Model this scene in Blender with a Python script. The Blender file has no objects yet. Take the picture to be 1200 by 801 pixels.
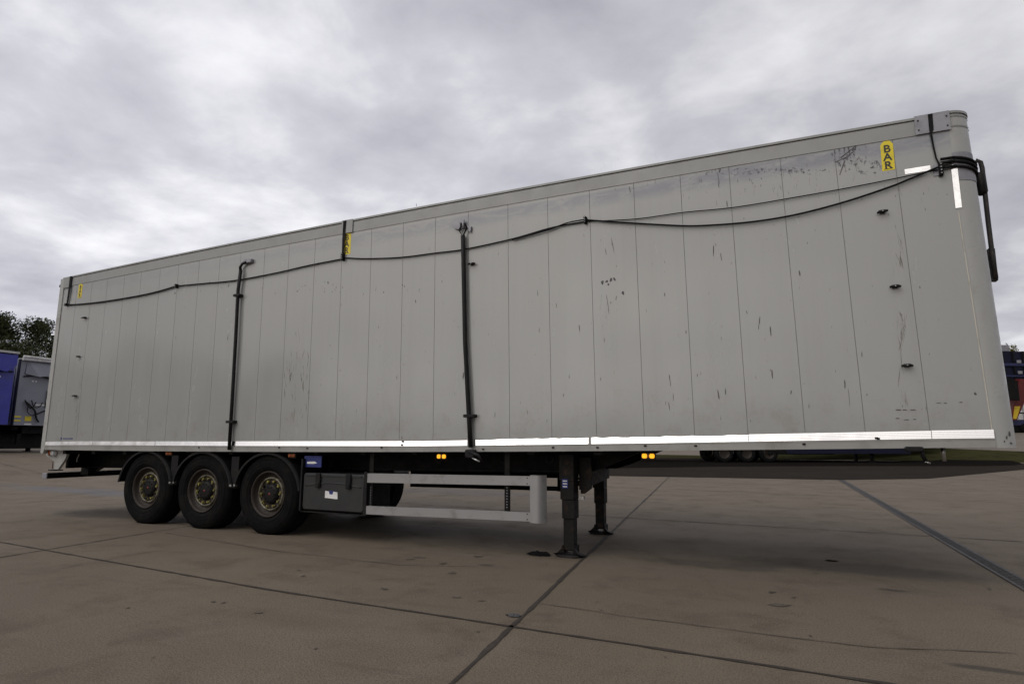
import bpy, bmesh, math, random
from mathutils import Vector, Matrix
R = math.radians
random.seed(7)
S = bpy.context.scene
col = S.collection

# ------------------------------------------------------------------ camera
CX, CY, CZ, YAW, PIT, ROL, FOC = -1.2635, -6.24588, 1.25068, -0.42829, 0.15564, 0.00378, 724.88332
fw = Vector((math.sin(YAW)*math.cos(PIT), math.cos(YAW)*math.cos(PIT), math.sin(PIT)))
rt = fw.cross(Vector((0, 0, 1))).normalized(); up = rt.cross(fw)
rt, up = rt*math.cos(ROL)+up*math.sin(ROL), -rt*math.sin(ROL)+up*math.cos(ROL)
cam = bpy.data.cameras.new('camera'); cam_o = bpy.data.objects.new('camera', cam); col.objects.link(cam_o)
cam.sensor_width = 36; cam.lens = FOC/1200*36; cam.clip_start = 0.05; cam.clip_end = 3000
m = Matrix((rt, up, -fw)).transposed().to_4x4(); m.translation = Vector((CX, CY, CZ)); cam_o.matrix_world = m
S.camera = cam_o
def ray(u, v): return fw + rt*((u-600)/FOC) - up*((v-400.5)/FOC)
def at(u, v, y=0.0):                       # the point of the plane y = const (a trailer side) seen at a photo pixel
    d = ray(u, v); t = (y-CY)/d.y; return Vector((CX, CY, CZ)) + d*t
def gr(u, v, z=0.0):                       # the same on the ground
    d = ray(u, v); t = (z-CZ)/d.z; return Vector((CX, CY, CZ)) + d*t

# ------------------------------------------------------------------ world
SUN_EL, SUN_AZ = 42, 203                   # azimuth clockwise from +y: behind the camera's left shoulder
W = bpy.data.worlds.new('World'); S.world = W; W.use_nodes = True
nt = W.node_tree; N = nt.nodes; L = nt.links; N.clear()
def nd(t, **k):
    n = N.new(t)
    for a, b in k.items(): setattr(n, a, b)
    return n
def mth(op, a, b=None, c=None, clamp=False):
    n = nd('ShaderNodeMath', operation=op, use_clamp=clamp)
    for i, q in enumerate((a, b, c)):
        if q is None: continue
        if isinstance(q, (int, float)): n.inputs[i].default_value = q
        else: L.new(q, n.inputs[i])
    return n.outputs[0]
out = nd('ShaderNodeOutputWorld'); bg = nd('ShaderNodeBackground'); bg.inputs[1].default_value = 0.1
sky = nd('ShaderNodeTexSky', sky_type='NISHITA', sun_disc=False); sky.sun_elevation = R(SUN_EL); sky.sun_rotation = R(SUN_AZ)
tc = nd('ShaderNodeTexCoord'); sep = nd('ShaderNodeSeparateXYZ'); L.new(tc.outputs['Generated'], sep.inputs[0])
zc = mth('MAXIMUM', sep.outputs[2], 0.0); den = mth('ADD', zc, 0.16)
px = mth('DIVIDE', sep.outputs[0], den); py = mth('DIVIDE', sep.outputs[1], den)
cmb = nd('ShaderNodeCombineXYZ'); L.new(px, cmb.inputs[0]); L.new(py, cmb.inputs[1])
def wnoise(sc, det, rough, dist, loc):
    mp = nd('ShaderNodeMapping'); mp.inputs['Location'].default_value = loc; L.new(cmb.outputs[0], mp.inputs[0])
    n = nd('ShaderNodeTexNoise'); L.new(mp.outputs[0], n.inputs['Vector'])
    n.inputs['Scale'].default_value = sc; n.inputs['Detail'].default_value = det
    n.inputs['Roughness'].default_value = rough; n.inputs['Distortion'].default_value = dist
    return n.outputs['Fac']
n1 = wnoise(0.6, 5, 0.5, 0.1, (3.1, 7.7, 0)); n2 = wnoise(2.5, 9, 0.55, 0.15, (1.3, 2.2, 4))
cl = mth('ADD', mth('MULTIPLY', n1, 0.52), mth('MULTIPLY', n2, 0.48))
ramp = nd('ShaderNodeValToRGB'); L.new(cl, ramp.inputs[0])
e = ramp.color_ramp.elements
e[0].position = 0.36; e[0].color = (.41, .412, .465, 1)
e[1].position = 0.63; e[1].color = (.93, .93, .955, 1)
x = ramp.color_ramp.elements.new(0.5); x.color = (.60, .60, .652, 1)
# an overcast sky is brighter overhead, and here bright again in a pale strip on the horizon
zen = nd('ShaderNodeMapRange', interpolation_type='SMOOTHSTEP'); L.new(sep.outputs[2], zen.inputs[0])
zen.inputs[1].default_value = 0.62; zen.inputs[2].default_value = 0.97; zen.inputs[3].default_value = 1.0; zen.inputs[4].default_value = 1.3
hz = nd('ShaderNodeMapRange', interpolation_type='SMOOTHSTEP'); L.new(sep.outputs[2], hz.inputs[0])
hz.inputs[1].default_value = 0.0; hz.inputs[2].default_value = 0.20; hz.inputs[3].default_value = 1.45; hz.inputs[4].default_value = 1.0
# bright sky patch behind the camera, added for the tape to mirror
gv = nd('ShaderNodeVectorMath', operation='DOT_PRODUCT'); L.new(tc.outputs['Generated'], gv.inputs[0]); gv.inputs[1].default_value = Vector((-.25, -.78, .57)).normalized()
glow = nd('ShaderNodeMapRange', interpolation_type='SMOOTHSTEP'); L.new(gv.outputs['Value'], glow.inputs[0])
glow.inputs[1].default_value = 0.70; glow.inputs[2].default_value = 0.92; glow.inputs[3].default_value = 1.0; glow.inputs[4].default_value = 3.9
back = nd('ShaderNodeMapRange', interpolation_type='SMOOTHSTEP'); L.new(sep.outputs[1], back.inputs[0])      # sky behind the camera dimmed to keep the wall darker
back.inputs[1].default_value = -0.8; back.inputs[2].default_value = 0.1; back.inputs[3].default_value = 0.50; back.inputs[4].default_value = 1.0
side = nd('ShaderNodeMapRange', interpolation_type='SMOOTHSTEP'); L.new(sep.outputs[0], side.inputs[0])      # and a darker sky to the right
side.inputs[1].default_value = -0.8; side.inputs[2].default_value = 0.35; side.inputs[3].default_value = 1.12; side.inputs[4].default_value = 0.84
sc = mth('MULTIPLY', mth('MULTIPLY', mth('MULTIPLY', zen.outputs[0], hz.outputs[0]), mth('MULTIPLY', mth('MULTIPLY', back.outputs[0], side.outputs[0]), glow.outputs[0])), 10.0)
warm = nd('ShaderNodeMix', data_type='RGBA', blend_type='MULTIPLY'); warm.inputs[0].default_value = 1.0; L.new(ramp.outputs[0], warm.inputs[6])
wmx = nd('ShaderNodeMix', data_type='RGBA'); L.new(mth('SUBTRACT', 1.0, back.outputs[0]), wmx.inputs[0]); wmx.inputs[6].default_value = (1, 1, 1, 1); wmx.inputs[7].default_value = (1.12, 1.0, .78, 1)
L.new(wmx.outputs[2], warm.inputs[7])
vm = nd('ShaderNodeVectorMath', operation='SCALE'); L.new(warm.outputs[2], vm.inputs[0]); L.new(sc, vm.inputs['Scale'])
mx = nd('ShaderNodeMix', data_type='RGBA'); mx.inputs[0].default_value = 0.97
L.new(sky.outputs[0], mx.inputs[6]); L.new(vm.outputs[0], mx.inputs[7])
L.new(mx.outputs[2], bg.inputs[0]); L.new(bg.outputs[0], out.inputs[0])
sun = bpy.data.lights.new('sun', 'SUN'); sun.energy = 0.5; sun.angle = R(35); sun.color = (1, .96, .90)
so = bpy.data.objects.new('sun', sun); col.objects.link(so)
sd = Vector((math.sin(R(SUN_AZ))*math.cos(R(SUN_EL)), math.cos(R(SUN_AZ))*math.cos(R(SUN_EL)), math.sin(R(SUN_EL))))
so.rotation_euler = sd.to_track_quat('Z', 'Y').to_euler(); so.location = (0, 0, 30)
S.render.engine = 'CYCLES'; S.cycles.max_bounces = 8
vs = S.view_settings; vs.view_transform = 'Standard'; vs.look = 'None'; vs.exposure = 0.0; vs.gamma = 1; vs.use_curve_mapping = False

# ------------------------------------------------------------------ materials
def newmat(name):
    global nt, N, L
    M = bpy.data.materials.new(name); M.use_nodes = True
    nt = M.node_tree; N = nt.nodes; L = nt.links
    return M, N['Principled BSDF']
def noise(coord, sc, det=4, rough=.55, dist=0, scale=None):
    n = nd('ShaderNodeTexNoise')
    if scale is not None:
        mp = nd('ShaderNodeMapping'); mp.inputs['Scale'].default_value = scale; L.new(coord, mp.inputs[0]); coord = mp.outputs[0]
    L.new(coord, n.inputs['Vector'])
    n.inputs['Scale'].default_value = sc; n.inputs['Detail'].default_value = det
    n.inputs['Roughness'].default_value = rough; n.inputs['Distortion'].default_value = dist
    return n.outputs['Fac']
def mr(v, a, b, c=0., d=1.):
    n = nd('ShaderNodeMapRange', interpolation_type='SMOOTHSTEP'); L.new(v, n.inputs[0])
    for i, q in enumerate((a, b, c, d)): n.inputs[i+1].default_value = q
    return n.outputs[0]
def mixc(f, a, b):
    n = nd('ShaderNodeMix', data_type='RGBA')
    if isinstance(f, (int, float)): n.inputs[0].default_value = f
    else: L.new(f, n.inputs[0])
    for i, q in ((6, a), (7, b)):
        if isinstance(q, tuple): n.inputs[i].default_value = q+(1,) if len(q) == 3 else q
        else: L.new(q, n.inputs[i])
    return n.outputs[2]
def bump(v, st, dist, p):
    b = nd('ShaderNodeBump'); b.inputs['Strength'].default_value = st; b.inputs['Distance'].default_value = dist
    L.new(v, b.inputs['Height']); L.new(b.outputs[0], p.inputs['Normal'])
def simple(name, c, rough=.5, metal=0., dirt=None, dsc=6., dlo=.45, dhi=.75, spec=None, bmp=0.0, em=None):
    M, p = newmat(name); co = nd('ShaderNodeNewGeometry').outputs['Position']
    f = noise(co, dsc, 5, .6)
    d = dirt if dirt else tuple(q*.6 for q in c)
    L.new(mixc(mr(f, dlo, dhi), c, d), p.inputs['Base Color'])
    L.new(mr(noise(co, dsc*2.3, 3), .3, .7, max(rough-.08, .02), min(rough+.12, 1)), p.inputs['Roughness'])
    p.inputs['Metallic'].default_value = metal
    if spec is not None: p.inputs['Specular IOR Level'].default_value = spec
    if bmp: bump(noise(co, dsc*8, 4), bmp, .01, p)
    if em: p.inputs['Emission Color'].default_value = em[0]+(1,); p.inputs['Emission Strength'].default_value = em[1]
    return M
TILT = 0.01192
# side panels: weathered off-white paint with streaks, and rubbed grime below the top rail
M, p = newmat('side_paint'); co = nd('ShaderNodeNewGeometry').outputs['Position']
s3 = nd('ShaderNodeSeparateXYZ'); L.new(co, s3.inputs[0])
zl = mth('SUBTRACT', s3.outputs[2], mth('MULTIPLY', mth('ADD', s3.outputs[0], 12.6), TILT))
streak = noise(co, 1, 5, .6, 0, (9, 1, .25)); big = noise(co, .55, 4, .5)
plank = mth('FLOOR', mth('DIVIDE', mth('ADD', s3.outputs[0], 12.1), .4795))
wn = nd('ShaderNodeTexWhiteNoise', noise_dimensions='1D'); L.new(plank, wn.inputs['W'])
c = mixc(mr(streak, .45, .8, 0, .3), (.322, .330, .327), (.274, .277, .270))
c = mixc(mr(big, .4, .72, 0, .4), c, (.345, .356, .354))
c = mixc(mth('MULTIPLY', wn.outputs[0], .10), c, (.272, .270, .258))
rub = noise(co, 1, 7, .72, .6, (3.5, 1, 9)); band = mth('MULTIPLY', mr(zl, 3.60, 3.74), mr(zl, 3.84, 3.79))
c = mixc(mth('MULTIPLY', mth('MULTIPLY', mr(rub, .36, .58, .25, .95), band), mr(s3.outputs[0], -9, -2, .25, 1)), c, (.20, .21, .245))
spots = noise(co, 26, 3, .5, 0, (1, 1, .45)); c = mixc(mr(spots, .68, .76, 0, .45), c, (.22, .20, .18))
low = mth('MULTIPLY', mr(zl, 1.9, 1.15), mr(noise(co, 3.2, 6, .7), .45, .72, 0, .5)); c = mixc(low, c, (.22, .208, .19))
L.new(c, p.inputs['Base Color'])
L.new(mr(noise(co, 1.3, 5, .6, 0, (2.2, 1, .6)), .3, .75, .12, .30), p.inputs['Roughness'])
p.inputs['Specular IOR Level'].default_value = .5; p.inputs['Coat Weight'].default_value = .55; p.inputs['Coat Roughness'].default_value = .09
bump(noise(co, 1, 3, .5, 0, (2.2, 1, .5)), .05, .02, p)
PAINT = M
RAIL = simple('rail_aluminium', (.30, .30, .292), .38, .1, (.21, .203, .19), 2.5)
RAILTOP = simple('roof_rail_aluminium', (.28, .286, .284), .42, .05, (.235, .238, .235), 2.0)
POST = simple('corner_post_white', (.360, .366, .358), .32, 0, (.26, .255, .238), 3.5, .55, .8)
GALV = simple('grey_patch', (.27, .27, .30), .5, .3, (.19, .19, .21), 7)
SEAM = simple('seam_sealant', (.21, .208, .20), .8)
SEAMPALE = simple('post_seam', (.50, .48, .42), .6)
SCUFF = simple('scuff_black', (.07, .065, .07), .7, 0, (.16, .15, .15), 30)
TAPE = simple('reflective_tape', (1.0, 1.0, 1.0), .16, 1.0, (.985, .985, .99), 5, .6, .8)
TAPEDULL = simple('dull_reflective_tape', (.85, .85, .86), .35, .8, (.6, .59, .58), 5, .4, .7)  # duller, rougher tape for the rear stretch
M, p = newmat('grime'); co = nd('ShaderNodeNewGeometry').outputs['Position']
p.inputs['Base Color'].default_value = (.17, .14, .11, 1); p.inputs['Roughness'].default_value = .8
L.new(mr(noise(co, 1, 6, .7, .3, (26, 1, 5)), .42, .72, 0, .6), p.inputs['Alpha']); GRIME = M
M, p = newmat('scrape'); co = nd('ShaderNodeNewGeometry').outputs['Position']
p.inputs['Base Color'].default_value = (.15, .15, .165, 1); p.inputs['Roughness'].default_value = .8
L.new(mr(noise(co, 1, 6, .75, .8, (22, 1, 16)), .46, .62, 0, .8), p.inputs['Alpha']); SCRAPE = M
BLACK = simple('black_plastic', (.008, .008, .009), .5, 0, (.016, .015, .014), 8, spec=.22)
CHAS = simple('black_chassis_paint', (.006, .006, .006), .6, 0, (.016, .013, .011), 5, .5, .8, spec=.15)
LEGM = simple('landing_leg_paint', (.010, .0095, .0095), .6, 0, (.042, .024, .013), 9, .52, .72, spec=.2)
TYRE = simple('tyre_rubber', (.0055, .0055, .006), .9, 0, (.012, .011, .010), 6, .45, .8, spec=.12, bmp=.2)
RIM = simple('rusty_rim', (.022, .015, .011), .65, .2, (.022, .018, .016), 14)
HUBR = simple('rim_steel', (.17, .16, .12), .45, .4, (.05, .042, .024), 9, .40, .62)
HUBD = simple('hub_dark', (.008, .008, .008), .6, 0, spec=.2)
NUT = simple('wheel_nut_indicator', (.30, .27, .045), .5, 0, (.08, .065, .03), 50, .35, .6)
RED = simple('red_dot', (.22, .02, .02), .4)
ALU = simple('guard_aluminium', (.28, .28, .285), .4, .2, (.19, .18, .17), 5, .5, .75)
BOX = simple('toolbox_plastic', (.016, .0175, .019), .5, 0, (.024, .023, .022), 6, .45, .75)
LBL = simple('white_label', (.72, .72, .72), .5)
BLUE = simple('blue_plate', (.018, .03, .17), .5)
YEL = simple('yellow_sticker', (.72, .58, .02), .45, 0, (.55, .45, .04), 20)
INK = simple('sticker_lettering', (.03, .03, .02), .5)
ROPE = simple('black_rope', (.010, .010, .011), .75, spec=.15)
AMBGLOW = simple('amber_reflector_glow', (.9, .35, .01), .3, em=((1, .42, .02), 1.1))  # emission stands in for a reflector throwing light back
AMBD = simple('amber_lamp_unlit', (.26, .065, .01), .4)
WLENS = simple('clear_lens', (.6, .62, .65), .15)
STEEL = simple('bare_steel', (.5, .5, .5), .3, .9)
BGBLUE = simple('bright_blue_paint', (.035, .04, .33), .35, 0, (.03, .035, .2), 1.2)
BGGREY = simple('bluish_grey_paint', (.23, .24, .285), .4, 0, (.19, .2, .235), 1.0)
BGLIGHT = simple('pale_sheet_roll', (.5, .5, .5), .5)
BGNAVY = simple('navy_paint', (.008, .010, .028), .6, spec=.2)
BGRED = simple('dull_red_paint', (.11, .008, .008), .5)
BGNAV2 = simple('deep_blue_paint', (.016, .02, .085), .5)
BGWHITE = simple('white_sheet', (.62, .62, .62), .5)
BGYEL = simple('yellow_paint', (.6, .42, .02), .4)
BARK = simple('bark', (.10, .075, .05), .9, bmp=.4)
# concrete
def concrete(name, base, dark, pale, sp=.25):
    M, p = newmat(name); co = nd('ShaderNodeNewGeometry').outputs['Position']
    a = noise(co, .35, 6, .6, .2); b = noise(co, 1.7, 8, .65, .3); g = noise(co, 85, 4, .7); s = noise(co, 5.5, 7, .7)
    c = mixc(mr(a, .35, .68), base, tuple(q*1.2 for q in base))
    c = mixc(mr(b, .48, .72, 0, .5), c, dark); c = mixc(mr(noise(co, .8, 7, .65, .8), .55, .68, 0, .45), c, pale)
    c = mixc(mr(noise(co, 1, 5, .6, .4, (.25, 1.1, 1)), .52, .70, 0, .4), c, pale)      # washed streaks along the yard
    c = mixc(mr(noise(co, 1, 6, .65, .5, (.5, 3.2, 1)), .55, .72, 0, .35), c, dark)
    c = mixc(mr(s, .64, .74, 0, .5), c, dark)
    c = mixc(mr(g, .36, .64, .0, .75), c, dark); c = mixc(mr(noise(co, 34, 5, .75), .54, .72, 0, .5), c, dark)
    c = mixc(mr(noise(co, 150, 2, .5), .60, .70, 0, .75), c, pale)
    L.new(c, p.inputs['Base Color'])
    L.new(mr(b, .4, .7, .78, .92), p.inputs['Roughness']); p.inputs['Specular IOR Level'].default_value = sp
    bump(mth('ADD', g, mth('MULTIPLY', s, .6)), .8, .008, p)
    return M, p, c, co
CONC, p, c, co = concrete('concrete', (.158, .129, .095), (.072, .058, .044), (.212, .180, .144))
# oil and water marks under the trailer, each with its own outline
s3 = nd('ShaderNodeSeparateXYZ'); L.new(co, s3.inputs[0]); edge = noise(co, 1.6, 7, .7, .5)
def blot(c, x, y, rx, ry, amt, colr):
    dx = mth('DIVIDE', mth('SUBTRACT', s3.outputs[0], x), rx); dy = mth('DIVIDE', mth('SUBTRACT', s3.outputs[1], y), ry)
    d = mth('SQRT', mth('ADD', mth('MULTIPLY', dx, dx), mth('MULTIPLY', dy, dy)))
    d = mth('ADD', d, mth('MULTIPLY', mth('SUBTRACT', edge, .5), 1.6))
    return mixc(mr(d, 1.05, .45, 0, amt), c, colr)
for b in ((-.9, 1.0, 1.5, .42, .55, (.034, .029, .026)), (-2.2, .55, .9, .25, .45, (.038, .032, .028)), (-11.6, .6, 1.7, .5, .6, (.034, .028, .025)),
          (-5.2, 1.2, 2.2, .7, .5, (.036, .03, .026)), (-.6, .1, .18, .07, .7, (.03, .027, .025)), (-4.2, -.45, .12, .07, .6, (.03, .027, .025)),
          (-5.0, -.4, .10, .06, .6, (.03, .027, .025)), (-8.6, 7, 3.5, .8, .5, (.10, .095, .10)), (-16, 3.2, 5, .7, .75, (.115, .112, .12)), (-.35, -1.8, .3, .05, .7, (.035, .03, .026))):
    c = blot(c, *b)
L.new(c, p.inputs['Base Color'])
ASPH = concrete('asphalt', (.036, .031, .027), (.018, .016, .014), (.050, .044, .039), 0)[0]
FARC = concrete('far_concrete', (.17, .145, .125), (.11, .095, .08), (.20, .18, .16))[0]
JOINT = simple('joint_filler', (.026, .020, .015), .9, 0, (.048, .038, .028), 9)
CRACK = simple('crack_dirt', (.045, .036, .028), .95, 0, (.085, .07, .055), 7, .4, .6)
IRON = simple('cast_iron', (.035, .033, .033), .6, .3, (.06, .05, .045), 15)
GRASSM = simple('dry_grass', (.040, .040, .018), .9, 0, (.022, .019, .012), 1.1, spec=0, bmp=.5)
def leafmat(name, a, b):
    M, p = newmat(name); co = nd('ShaderNodeNewGeometry').outputs['Position']
    L.new(mixc(mr(noise(co, .9, 4), .35, .65), a, b), p.inputs['Base Color']); p.inputs['Roughness'].default_value = .7
    p.inputs['Specular IOR Level'].default_value = .2
    return M
LEAF = leafmat('leaf_dark', (.030, .040, .016), (.052, .062, .022))
LEAF2 = leafmat('leaf_olive', (.07, .075, .018), (.11, .10, .025))

# ------------------------------------------------------------------ helpers
def tag(o, label=None, cat=None, group=None, kind=None):
    if label: o['label'] = label
    if cat: o['category'] = cat
    if group: o['group'] = group
    if kind: o['kind'] = kind
    return o
def empty(name, loc, rz=0, label=None, cat=None, group=None):
    o = bpy.data.objects.new(name, None); col.objects.link(o); o.location = loc; o.rotation_euler = (0, 0, rz)
    o.empty_display_size = .3
    return tag(o, label, cat, group)
class MB:
    def __init__(s): s.cuts = []; s.v = []; s.f = []; s.mi = []; s.mats = []; s.sm = []
    def cut(s): s.cuts.append((len(s.v), len(s.f)))      # a new piece starts here
    def each(s, name, parent, off=None, label=None):       # every piece its own object
        ends = s.cuts[1:]+[(len(s.v), len(s.f))]; o = None
        for (v0, f0), (v1, f1) in zip(s.cuts, ends):
            if f1 == f0: continue
            q = MB(); q.v = s.v[v0:v1]; q.f = [[i-v0 for i in f] for f in s.f[f0:f1]]; q.mi = s.mi[f0:f1]; q.sm = s.sm[f0:f1]; q.mats = s.mats
            o = q.build(name, parent, off, label)
        return o
    def mat(s, m):
        if m not in s.mats: s.mats.append(m)
        return s.mats.index(m)
    def add(s, vs, fs, m, smooth=False):
        k = len(s.v); s.v += [Vector(q) for q in vs]; i = s.mat(m)
        for f in fs: s.f.append([k+q for q in f]); s.mi.append(i); s.sm.append(smooth)
    def box(s, a, b, m, bev=0):
        x0, y0, z0 = a; x1, y1, z1 = b
        if bev:
            # prism with chamfered vertical outline in xz
            pts = [(x0+bev, z0), (x1-bev, z0), (x1, z0+bev), (x1, z1-bev), (x1-bev, z1), (x0+bev, z1), (x0, z1-bev), (x0, z0+bev)]
            ins = [(x0+bev*1.6, z0+bev*.6), (x1-bev*1.6, z0+bev*.6), (x1-bev*.6, z0+bev*1.6), (x1-bev*.6, z1-bev*1.6), (x1-bev*1.6, z1-bev*.6), (x0+bev*1.6, z1-bev*.6), (x0+bev*.6, z1-bev*1.6), (x0+bev*.6, z0+bev*1.6)]
            V = [(x, y0, z) for x, z in ins]+[(x, y0+bev*.6, z) for x, z in pts]+[(x, y1, z) for x, z in pts]
            F = [list(range(8)), list(range(23, 15, -1))]
            for r in (0, 8):
                for i in range(8): F.append([r+(i+1) % 8, r+i, r+8+i, r+8+(i+1) % 8])
            s.add(V, F, m); return
        s.hexa([(x0, y0, z0), (x1, y0, z0), (x1, y1, z0), (x0, y1, z0), (x0, y0, z1), (x1, y0, z1), (x1, y1, z1), (x0, y1, z1)], m)
    def hexa(s, V, m): s.add(V, [(0, 3, 2, 1), (4, 5, 6, 7), (0, 1, 5, 4), (1, 2, 6, 5), (2, 3, 7, 6), (3, 0, 4, 7)], m)
    def prism(s, pts, d, m):                 # closed polygon of 3-D points, pushed along d
        n = len(pts); P = [Vector(q) for q in pts]; D = Vector(d)
        s.add(P+[q+D for q in P], [list(range(n)), list(range(2*n-1, n-1, -1))]+[[(i+1) % n, i, n+i, n+(i+1) % n] for i in range(n)], m)
    def tube(s, path, r, m, n=8, cap=True):
        P = [Vector(q) for q in path]; V = []; F = []
        for i, q in enumerate(P):
            t = (P[min(i+1, len(P)-1)]-P[max(i-1, 0)]).normalized()
            a = t.cross(Vector((0, 0, 1)) if abs(t.z) < .9 else Vector((0, 1, 0))).normalized(); b = t.cross(a)
            rr = r[i] if isinstance(r, (list, tuple)) else r
            for k in range(n):
                w = 2*math.pi*k/n; V.append(q+a*math.cos(w)*rr+b*math.sin(w)*rr)
        for i in range(len(P)-1):
            for k in range(n): F.append((i*n+k, i*n+(k+1) % n, (i+1)*n+(k+1) % n, (i+1)*n+k))
        if cap: F += [list(range(n-1, -1, -1)), list(range((len(P)-1)*n, len(P)*n))]
        s.add(V, F, m, True)
    def lathe(s, c, prof, m, n=48, smooth=True):   # profile (y, r) about the y axis through c
        V = []; F = []; c = Vector(c)
        for y, r in prof:
            for k in range(n):
                w = 2*math.pi*k/n; V.append(c+Vector((r*math.cos(w), y, r*math.sin(w))))
        for i in range(len(prof)-1):
            for k in range(n): F.append((i*n+k, i*n+(k+1) % n, (i+1)*n+(k+1) % n, (i+1)*n+k))
        s.add(V, F, m, smooth)
    def lathez(s, c, prof, m, n=20):
        V = []; F = []; c = Vector(c)
        for z, r in prof:
            for k in range(n):
                w = 2*math.pi*k/n; V.append(c+Vector((r*math.cos(w), r*math.sin(w), z)))
        for i in range(len(prof)-1):
            for k in range(n): F.append((i*n+k, i*n+(k+1) % n, (i+1)*n+(k+1) % n, (i+1)*n+k))
        F += [list(range(n-1, -1, -1)), list(range((len(prof)-1)*n, len(prof)*n))]
        s.add(V, F, m, True)
    def build(s, name, parent=None, off=None, label=None):
        me = bpy.data.meshes.new(name)
        o3 = off if off is not None else Vector((0, 0, 0))
        me.from_pydata([q-o3 for q in s.v], [], s.f); me.update()
        for q in s.mats: me.materials.append(q)
        me.polygons.foreach_set('material_index', s.mi); me.polygons.foreach_set('use_smooth', s.sm)
        bm = bmesh.new(); bm.from_mesh(me); bmesh.ops.recalc_face_normals(bm, faces=bm.faces); bm.to_mesh(me); bm.free()
        o = bpy.data.objects.new(name, me); col.objects.link(o); o.parent = parent
        if label: o['label'] = label
        return o

# ------------------------------------------------------------------ ground
def sst(x): x = max(0, min(1, x)); return x*x*(3-2*x)
def terrain(x, y): return .62*sst((-x-19)/10)+1.85*sst((y-38)/13)*sst((x+6)/8)
def grid(xs, ys, m, name, dz=0, label=None):
    b = MB(); V = [(x, y, terrain(x, y)+dz) for y in ys for x in xs]; w = len(xs)
    F = [(j*w+i, j*w+i+1, (j+1)*w+i+1, (j+1)*w+i) for j in range(len(ys)-1) for i in range(w-1)]
    b.add(V, F, m, True); o = b.build(name); return tag(o, label, None, None, 'structure')
xs = [-1500, -700, -300, -150, -80]+[-60+2*i for i in range(66)]+[90, 150, 300, 700, 1500]
ys = [-1500, -600, -200, -80, -40, -20, -10]+[-6+2*i for i in range(60)]+[140, 200, 300, 700, 1500]
tag(grid(xs, ys, CONC, 'concrete_yard'), 'brown grey cast concrete yard surface')
def sheet(name, poly, m, dz, kind='structure', cut=2.0):
    bm = bmesh.new(); f = bm.faces.new([bm.verts.new((x, y, 0)) for x, y in poly])
    xs_ = [q[0] for q in poly]; ys_ = [q[1] for q in poly]
    for ax, lo, hi in ((0, min(xs_), max(xs_)), (1, min(ys_), max(ys_))):
        g = math.floor(lo/cut)*cut
        while g < hi:
            no = Vector((1, 0, 0)) if ax == 0 else Vector((0, 1, 0))
            bmesh.ops.bisect_plane(bm, geom=bm.verts[:]+bm.edges[:]+bm.faces[:], plane_co=no*g, plane_no=no); g += cut
    for v in bm.verts: v.co.z = terrain(v.co.x, v.co.y)+dz
    for f in bm.faces:
        if f.normal.z < 0: f.normal_flip()
    me = bpy.data.meshes.new(name); bm.to_mesh(me); bm.free(); me.materials.append(m)
    o = bpy.data.objects.new(name, me); col.objects.link(o); return tag(o, None, None, None, kind)
sheet('asphalt_lane', [(-24, 13.2), (-8, 15.0), (-.1, 16.5), (2.6, 18.6), (7.8, 28.6), (11, 36), (11, 38.3), (-24, 38.3)], ASPH, .006)
SHADEM = concrete('ground_shade', (.013, .0115, .0105), (.007, .006, .006), (.020, .018, .016), 0)[0]  # near-black ground colour painting the shade around the parked row
sheet('shade_strip', [tuple(gr(u, v)[:2]) for u, v in ((560, 545), (690, 549), (850, 546.5), (1000, 546), (1100, 546), (1150, 546), (1190, 545), (1200, 543), (1185, 541.5), (1140, 540.5), (1060, 540), (900, 539.5), (560, 539))], SHADEM, .010)
sheet('grass_verge', [(-30, 38.3), (11, 38.3), (18, 36), (30, 33), (30, 37), (14, 42.5), (-30, 50)], GRASSM, .012)
sheet('far_apron', [(-6, 46), (14, 42.5), (30, 37), (58, 30), (58, 110), (-6, 110)], FARC, .016)

def strip(name, lines, m, dz=.005):
    b = MB()
    for pts, w, jit in lines:
        P = [Vector((q[0], q[1], 0)) for q in pts]; Q = []
        for a, c_ in zip(P[:-1], P[1:]):
            n = max(1, int((c_-a).length/.12))
            for i in range(n): Q.append(a.lerp(c_, i/n))
        Q.append(P[-1]); V = []; F = []; wob = 0
        for i, q in enumerate(Q):
            t = (Q[min(i+1, len(Q)-1)]-Q[max(0, i-1)]).normalized(); nn = Vector((-t.y, t.x, 0))
            wob = wob*.85+random.uniform(-1, 1)*jit; c0 = q+nn*wob; ww = w*random.uniform(.5, 1.45)
            for sg in (-1, 1):
                v = c0+nn*ww/2*sg; V.append((v.x, v.y, terrain(v.x, v.y)+dz))
        for i in range(len(Q)-1): F.append((2*i, 2*i+1, 2*i+3, 2*i+2))
        b.add(V, F, m)
    return tag(b.build(name), None, None, None, 'structure')
def ab(k): return (-2.97-.1246*(k+3.24), k)
A0 = [(-45, .9), (-20, -.93), (-10.09, -1.76), (-5.41, -2.15), (-.91, -2.29), (8, -2.5), (30, -3)]
def shift(l, d): return [(x+.02*d, y+d) for x, y in l]
joints = [(A0, .030, .003), ([ab(-6.5), ab(-3.24), ab(-2.24), ab(4), ab(10), ab(15.8)], .034, .003),
          ([(-8.4, -6.5), (-8.97, -2.31), (-9.27, .02), (-9.95, 6), (-10.9, 14.5)], .022, .003),
          ([(-15.0, -6.5), (-15.6, 0), (-17, 13.8)], .022, .003), ([(-21.6, -4), (-23, 13)], .022, .003), ([(6.8, -6), (6.1, 5), (5.2, 23)], .022, .003),
          (shift(A0, 6.1), .028, .003), (shift(A0, 12.2), .028, .003), (shift(A0, -6.1), .028, .003)]
strip('yard_joints', joints, JOINT)
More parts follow.
